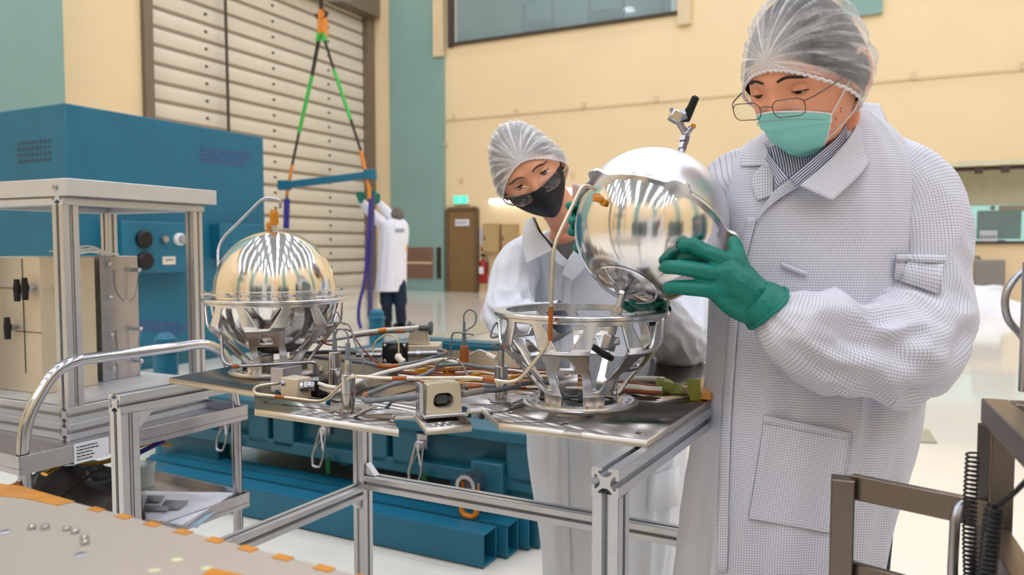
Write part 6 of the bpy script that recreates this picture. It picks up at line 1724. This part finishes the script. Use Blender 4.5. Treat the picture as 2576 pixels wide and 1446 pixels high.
# right gloved hand behind the tank
def hq(x, y, Y=1.50): return at(x - 13, y, Y)
chains = [[(hq(1795, 590, 1.57), .03), (hq(1795, 540, 1.55), .03), (hq(1795, 500, 1.53), .026)],
    [(hq(1790, 520, 1.53), .016), (hq(1806, 470, 1.50), .011), (hq(1814, 448, 1.47), .010), (hq(1815, 436, 1.45), .009)],
    [(hq(1795, 520, 1.52), .016), (hq(1814, 490, 1.49), .011), (hq(1816, 455, 1.46), .010), (hq(1806, 430, 1.44), .009)],
    [(hq(1798, 540, 1.52), .016), (hq(1818, 520, 1.48), .011), (hq(1820, 490, 1.45), .010), (hq(1814, 462, 1.43), .009)],
    [(hq(1798, 560, 1.52), .015), (hq(1818, 550, 1.48), .0105), (hq(1822, 528, 1.45), .0095), (hq(1818, 505, 1.43), .009)],
    [(hq(1780, 570, 1.54), .016), (hq(1770, 600, 1.52), .012), (hq(1760, 620, 1.50), .010)]]
hand('right_glove', man, chains, M['glove'], .003)
# trousers and shoes
for sx, p in ((-1, V((.48, 1.41, 0))), (1, V((.66, 1.44, 0)))):
    q = MB(); q.tube([p + ZD * .86, p + ZD * .5, p + ZD * .06], [.085, .065, .06], 24); q.build('trouser_leg', M['navy'], man)
    shoe(man, p, (-.3, -1, 0), M['white_cloth'])

# ============================================================ the woman behind the table
wom = thing('person', 'person with dark face mask and tilted head in a plain white coat, standing behind the table', 'person', V((.26, 2.2, 0)))
wom['label'] = 'person in plain white coat, hair net and black mask, head tilted, behind the table'
rows_ = [(1600, 1372, 1680, 2.22, .14), (1446, 1362, 1692, 2.22, .145), (1300, 1345, 1714, 2.22, .15), (1200, 1336, 1722, 2.22, .15), (1100, 1330, 1726, 2.22, .15), (1000, 1322, 1722, 2.22, .145), (900, 1312, 1715, 2.22, .14), (800, 1304, 1705, 2.20, .13), (710, 1296, 1695, 2.18, .125), (650, 1300, 1685, 2.15, .115), (610, 1322, 1660, 2.13, .10), (592, 1350, 1600, 2.12, .088), (580, 1378, 1560, 2.11, .072)]
spec = []
for y, xl, xr, Y, ry in rows_:
    a, c = at(xl, y, Y), at(xr, y, Y); spec.append(((a + c) / 2, (c.x - a.x) / 2, ry, 6))
b, _ = ring_loft(spec, nu=140, sub=7, seed=13, amp=.015, fu=3.0, fv=1.6, ampf=lambda t: 1.15 - .7 * t)
wcoat = b.build('coat_body', M['coat_plain'], wom, angle=None)
b, _ = sleeve([(at(1350, 628, 2.12), .054), (at(1306, 668, 2.09), .064), (at(1288, 724, 2.04), .064), (at(1284, 790, 1.98), .066), (at(1320, 822, 1.90), .060), (at(1375, 812, 1.80), .048), (at(1415, 796, 1.74), .038)], nu=72, sub=8, seed=15, amp=.013, fv=10, elbow=.6); ws = b.build('right_sleeve', M['coat_plain'], wom, angle=None)
b, _ = sleeve([(at(1640, 610, 2.12), .070), (at(1690, 680, 2.08), .082), (at(1712, 780, 2.02), .080), (at(1712, 860, 1.96), .076), (at(1700, 850, 1.84), .066), (at(1668, 800, 1.70), .052), (at(1640, 772, 1.62), .040)], nu=72, sub=8, seed=17, amp=.010, fv=10, elbow=.6); b.build('left_sleeve', M['coat_plain'], wom, angle=None)
bw = bvh_of(wcoat)
b = patch(None, [(1390, 610, 2.0), (1410, 614, 1.99), (1430, 610, 1.99), (1452, 598, 2.0)], [(1392, 622, 1.995), (1410, 640, 1.985), (1428, 654, 1.985), (1450, 625, 1.99)], 0); b.build('shirt_front', M['shirt_grey'], wom, solid=.002)
b = patch(None, [(1338, 546, 2.04), (1352, 580, 2.0), (1374, 605, 1.985), (1392, 628, 1.975)], [(1322, 560, 2.06), (1315, 600, 2.03), (1318, 635, 2.0), (1324, 662, 1.98)], 0, m=9); b.build('collar_flap', M['coat_plain'], wom, solid=.003)
b = patch(None, [(1346, 548, 2.035), (1362, 582, 1.995), (1380, 604, 1.982), (1396, 622, 1.972)], [(1340, 546, 2.036), (1354, 580, 1.998), (1374, 604, 1.984), (1392, 628, 1.974)], 0, m=3); b.build('collar_trim', M['black'], wom, solid=.002)
b = patch(None, [(1392, 616, 1.985), (1410, 638, 1.98), (1430, 656, 1.98)], [(1388, 638, 1.98), (1402, 664, 1.98), (1420, 672, 1.985)], 0); b.build('lapel', M['coat_plain'], wom, solid=.002)
b = patch(None, [(1462, 590, 1.99), (1446, 625, 1.978), (1428, 654, 1.976), (1414, 690, 1.985)], [(1500, 610, 2.0), (1488, 650, 1.985), (1464, 685, 1.985), (1440, 708, 1.99)], 0); b.build('lapel', M['coat_plain'], wom, solid=.002)
b = patch(bw, [(1420, 700, 1.98), (1412, 800, 1.99), (1408, 900, 2.0), (1410, 1200, 2.02), (1418, 1440, 2.04)], [(1440, 705, 1.98), (1432, 800, 1.99), (1428, 900, 2.0), (1430, 1200, 2.02), (1438, 1440, 2.04)], .004, m=3); b.build('front_placket', M['coat_plain'], wom, solid=.0015)
b = patch(bw, [(1632, 1200, 2.05), (1630, 1290, 2.05)], [(1710, 1170, 2.08), (1706, 1270, 2.08)], .005, m=8, n=8); b.build('hip_pocket', M['coat_plain'], wom, solid=.002)
b = patch(None, [(1440, 462, 2.02), (1456, 464, 2.0), (1462, 476, 1.99)], [(1440, 500, 2.06), (1456, 510, 2.05), (1470, 498, 2.02)], 0, m=5); b.build('collar_flap', M['coat_plain'], wom, solid=.003)
hw = Head(at(1332, 432, 1.90), -9, 27, -30, 1.06, True); hw.skinm = M['skin_w']
nb = MB(); hw.skin(nb)
nk0 = at(1448, 590, 2.09); nk1 = hw.T((0.005, .040, -.07))
nb.tube([nk0 - ZD * .06, nk0, (nk0 + nk1) / 2 + V((.004, 0, 0)), nk1], [.078, .056, .048, .048], 26)
nb.ell(nk0 - ZD * .06 + V((0, .015, 0)), .10, .06, .05, None, 24, 16); nb.ell(V((.27, 2.23, .98)), .10, .06, .22, None, 20, 16); nb.ell(at(1426, 596, 2.055), .050, .045, .035, None, 20, 14)
bd = nb.build('body', M['skin_w'], wom, angle=None)
md = bd.modifiers.new('skin', 'REMESH'); md.mode = 'VOXEL'; md.voxel_size = .003; md.use_smooth_shade = True
ms = bd.modifiers.new('soft', 'SMOOTH'); ms.iterations = 4; ms.factor = .5
hw.face_parts(wom, 10, .0017, (.12, -.2))
b, _ = hw.cap(1.03, .066, -.040, .025, .0, nu=96, nv=24, seed=1); b.build('hair', M['hair'], wom)
b, rr = hw.cap(1.05, .056, -.065, .06, .05, nu=200, nv=44, seed=14, drop=.002); net = b.build('hair_net', M['net_w'], wom, angle=None)
q = MB(); rim = [rr[0][i] + V((0, 0, .0012 * sin(i * 1.9))) for i in range(200)]; q.tube(rim + [rim[0]], .0022, 6); q.build('net_elastic', M['net_rim'], net)
b, mr = hw.mask(-.008, -.010, -.130, 66, .020); mk = b.build('face_mask', M['mask_black'], wom, angle=60, solid=.0015)
for sx, ix in ((1, -1), (-1, 0)):
    q = MB(); q.tube(smooth_path([mr[3][ix], hw.T((sx * .078, -.02, .004)), hw.T((sx * .081, .008, .012))]), .0022, 6); q.build('ear_loop', M['mask_black'], mk)
hw.glasses(wom, M['gold_rim'], .050, .042, -.006, .006, r=.00045)
# gloved fingers at the left of the tank and under it
def hx(x, y, Y=1.45): return at(x, y, Y)
chains = [[(hx(1500, 640, 1.60), .026), (hx(1490, 600, 1.56), .028), (hx(1480, 560, 1.54), .026)],
    [(hx(1490, 545, 1.54), .015), (hx(1462, 528, 1.50), .0108), (hx(1442, 520, 1.45), .0100), (hx(1434, 517, 1.42), .0090)],
    [(hx(1490, 560, 1.54), .015), (hx(1460, 552, 1.49), .0108), (hx(1442, 550, 1.44), .0100), (hx(1440, 556, 1.41), .0092)],
    [(hx(1488, 580, 1.54), .015), (hx(1458, 578, 1.49), .0104), (hx(1440, 580, 1.45), .0100), (hx(1440, 584, 1.42), .0090)],
    [(hx(1486, 600, 1.54), .014), (hx(1462, 612, 1.50), .0098), (hx(1452, 620, 1.46), .0092), (hx(1456, 628, 1.43), .0085)],
    [(hx(1500, 560, 1.54), .015), (hx(1490, 530, 1.52), .012), (hx(1476, 512, 1.49), .0105), (hx(1466, 506, 1.47), .0095)]]
hand('right_glove', wom, chains, M['glove'], .003)
chains = [[(hx(1655, 782, 1.62), .026), (hx(1640, 775, 1.56), .028), (hx(1620, 770, 1.50), .024)],
    [(hx(1625, 768, 1.50), .014), (hx(1610, 768, 1.44), .0105), (hx(1600, 762, 1.39), .0098), (hx(1592, 758, 1.36), .009)],
    [(hx(1630, 768, 1.50), .014), (hx(1632, 770, 1.44), .0105), (hx(1624, 766, 1.39), .0098), (hx(1616, 762, 1.36), .009)],
    [(hx(1640, 768, 1.50), .014), (hx(1652, 768, 1.44), .0105), (hx(1648, 764, 1.39), .0098), (hx(1642, 760, 1.36), .009)],
    [(hx(1648, 770, 1.50), .013), (hx(1672, 764, 1.45), .0098), (hx(1672, 760, 1.40), .0092), (hx(1668, 756, 1.37), .0085)],
    [(hx(1610, 775, 1.52), .014), (hx(1585, 772, 1.48), .011), (hx(1572, 766, 1.44), .0095)]]
hand('left_glove', wom, chains, M['glove'], .003)
for p in (V((.19, 2.22, 0)), V((.36, 2.22, 0))):
    q = MB(); q.tube([p + ZD * .84, p + ZD * .45, p + ZD * .06], [.075, .055, .05], 24); q.build('trouser_leg', M['navy'], wom)
    shoe(wom, p, (-.1, -1, 0), M['white_cloth'])

# ============================================================ the person at the hoist
YB = 11.4
far = thing('person', 'distant person in long white coat reaching up to the violet straps', 'person', at(988, 824, YB)); far.location.z = 0
rows_ = [(732, 946, 1021, .16), (700, 948, 1022, .165), (650, 951, 1022, .165), (620, 953, 1024, .16), (590, 955, 1027, .15), (568, 960, 1026, .13), (556, 968, 1020, .10), (550, 982, 1012, .07)]
spec = []
for y, xl, xr, ry in rows_:
    a, c = at(xl, y, YB), at(xr, y, YB); spec.append(((a + c) / 2, (c.x - a.x) / 2, ry, 20))
b, _ = ring_loft(spec, nu=64, sub=5, seed=23, amp=.012, fu=2.5, fv=1.2); fc = b.build('coat_body', M['coat_far'], far, angle=None)
for nm, P in (('left_sleeve', [((972, 568, YB), .09), ((950, 552, YB - .05), .085), ((928, 528, YB - .15), .07), ((908, 504, YB - .25), .05)]), ('right_sleeve', [((1000, 560, YB), .08), ((980, 540, YB + .05), .075), ((964, 522, YB + .05), .06), ((952, 508, YB + .0), .045)])):
    b, _ = sleeve([(at(*p), r) for p, r in P], nu=28, sub=5, seed=25, amp=.008, fv=5); b.build(nm, M['coat_far'], far, angle=None)
def hz(x, y, Y=YB): return at(x, y, Y)
def fhand(nm, wx, wy, tx, ty, Y):
    w0 = hz(wx, wy, Y); t0 = hz(tx, ty, Y - .05); d = (t0 - w0); s = V((1, 0, 0)) if abs(d.normalized().x) < .7 else V((0, 0, 1))
    ch = [[(w0, .036), (w0 + d * .5, .05)]]
    for k in range(4): ch.append([(w0 + d * .5 + s * (.026 * (k - 1.5)), .018), (w0 + d * .8 + s * (.03 * (k - 1.5)), .015), (w0 + d * (1.0 + .04 * (1.5 - abs(k - 1.5))) + s * (.028 * (k - 1.5)) + V((0, -.02, 0)), .013)])
    ch.append([(w0 + d * .25 + s * .04, .018), (w0 + d * .55 + s * .075, .015), (w0 + d * .75 + s * .085, .012)])
    hand(nm, far, ch, M['glove'], .008, 3)
fhand('left_glove', 908, 506, 905, 484, YB - .28); fhand('right_glove', 951, 508, 934, 480, YB)
hf = Head(at(999, 541, YB), 225, 0, 0, 1.06)
hf = Head(at(999, 541, YB), -130, -8, 0, 1.06); hf.skinm = M['skin']
nb = MB(); hf.skin(nb, 48, 36); p0_ = at(997, 570, YB); nb.tube([p0_ - ZD * .1, p0_, hf.T((0, .02, -.05))], [.09, .062, .058], 20)
nb.ell(p0_ - ZD * .3, .17, .1, .25, None, 20, 14)
bd = nb.build('body', M['skin'], far, angle=None); md = bd.modifiers.new('skin', 'REMESH'); md.mode = 'VOXEL'; md.voxel_size = .008; md.use_smooth_shade = True
b, _ = hf.cap(1.05, .06, -.06, .03, .01, nu=60, nv=16, seed=2); b.build('hair', M['hair_grey'], far, angle=None)
for k, (xa, ya, xb, yb_) in enumerate(((972, 725, 974, 816), (1004, 725, 1010, 816))):
    a, m_, c = at(xa, ya - 20, YB), at((xa + xb) / 2, (ya + yb_) / 2, YB - .03), at(xb, yb_, YB)
    q = MB(); q.tube(smooth_path([a, m_, V((c.x, c.y, .07))]), .09 if False else [.105] * 6 + [.08] * 6 + [.07], 20); q.build('trouser_leg', M['navy'], far)
    shoe(far, V((c.x, c.y, 0)), (-.6, .6, 0), M['black'])
bf = bvh_of(fc); random.seed(9)
q = MB()
for r0_, n_ in ((577, 6), (582, 5)):
    x_ = 995
    for k in range(n_):
        wd = random.uniform(2.2, 4); p_ = proj(bf, x_ + wd / 2, r0_ + random.uniform(-.6, .6), .012, YB); q.box(p_, (wd / 166, .006, .022)); x_ += wd + 1.2
q.build('coat_back_print', M['print'], far)
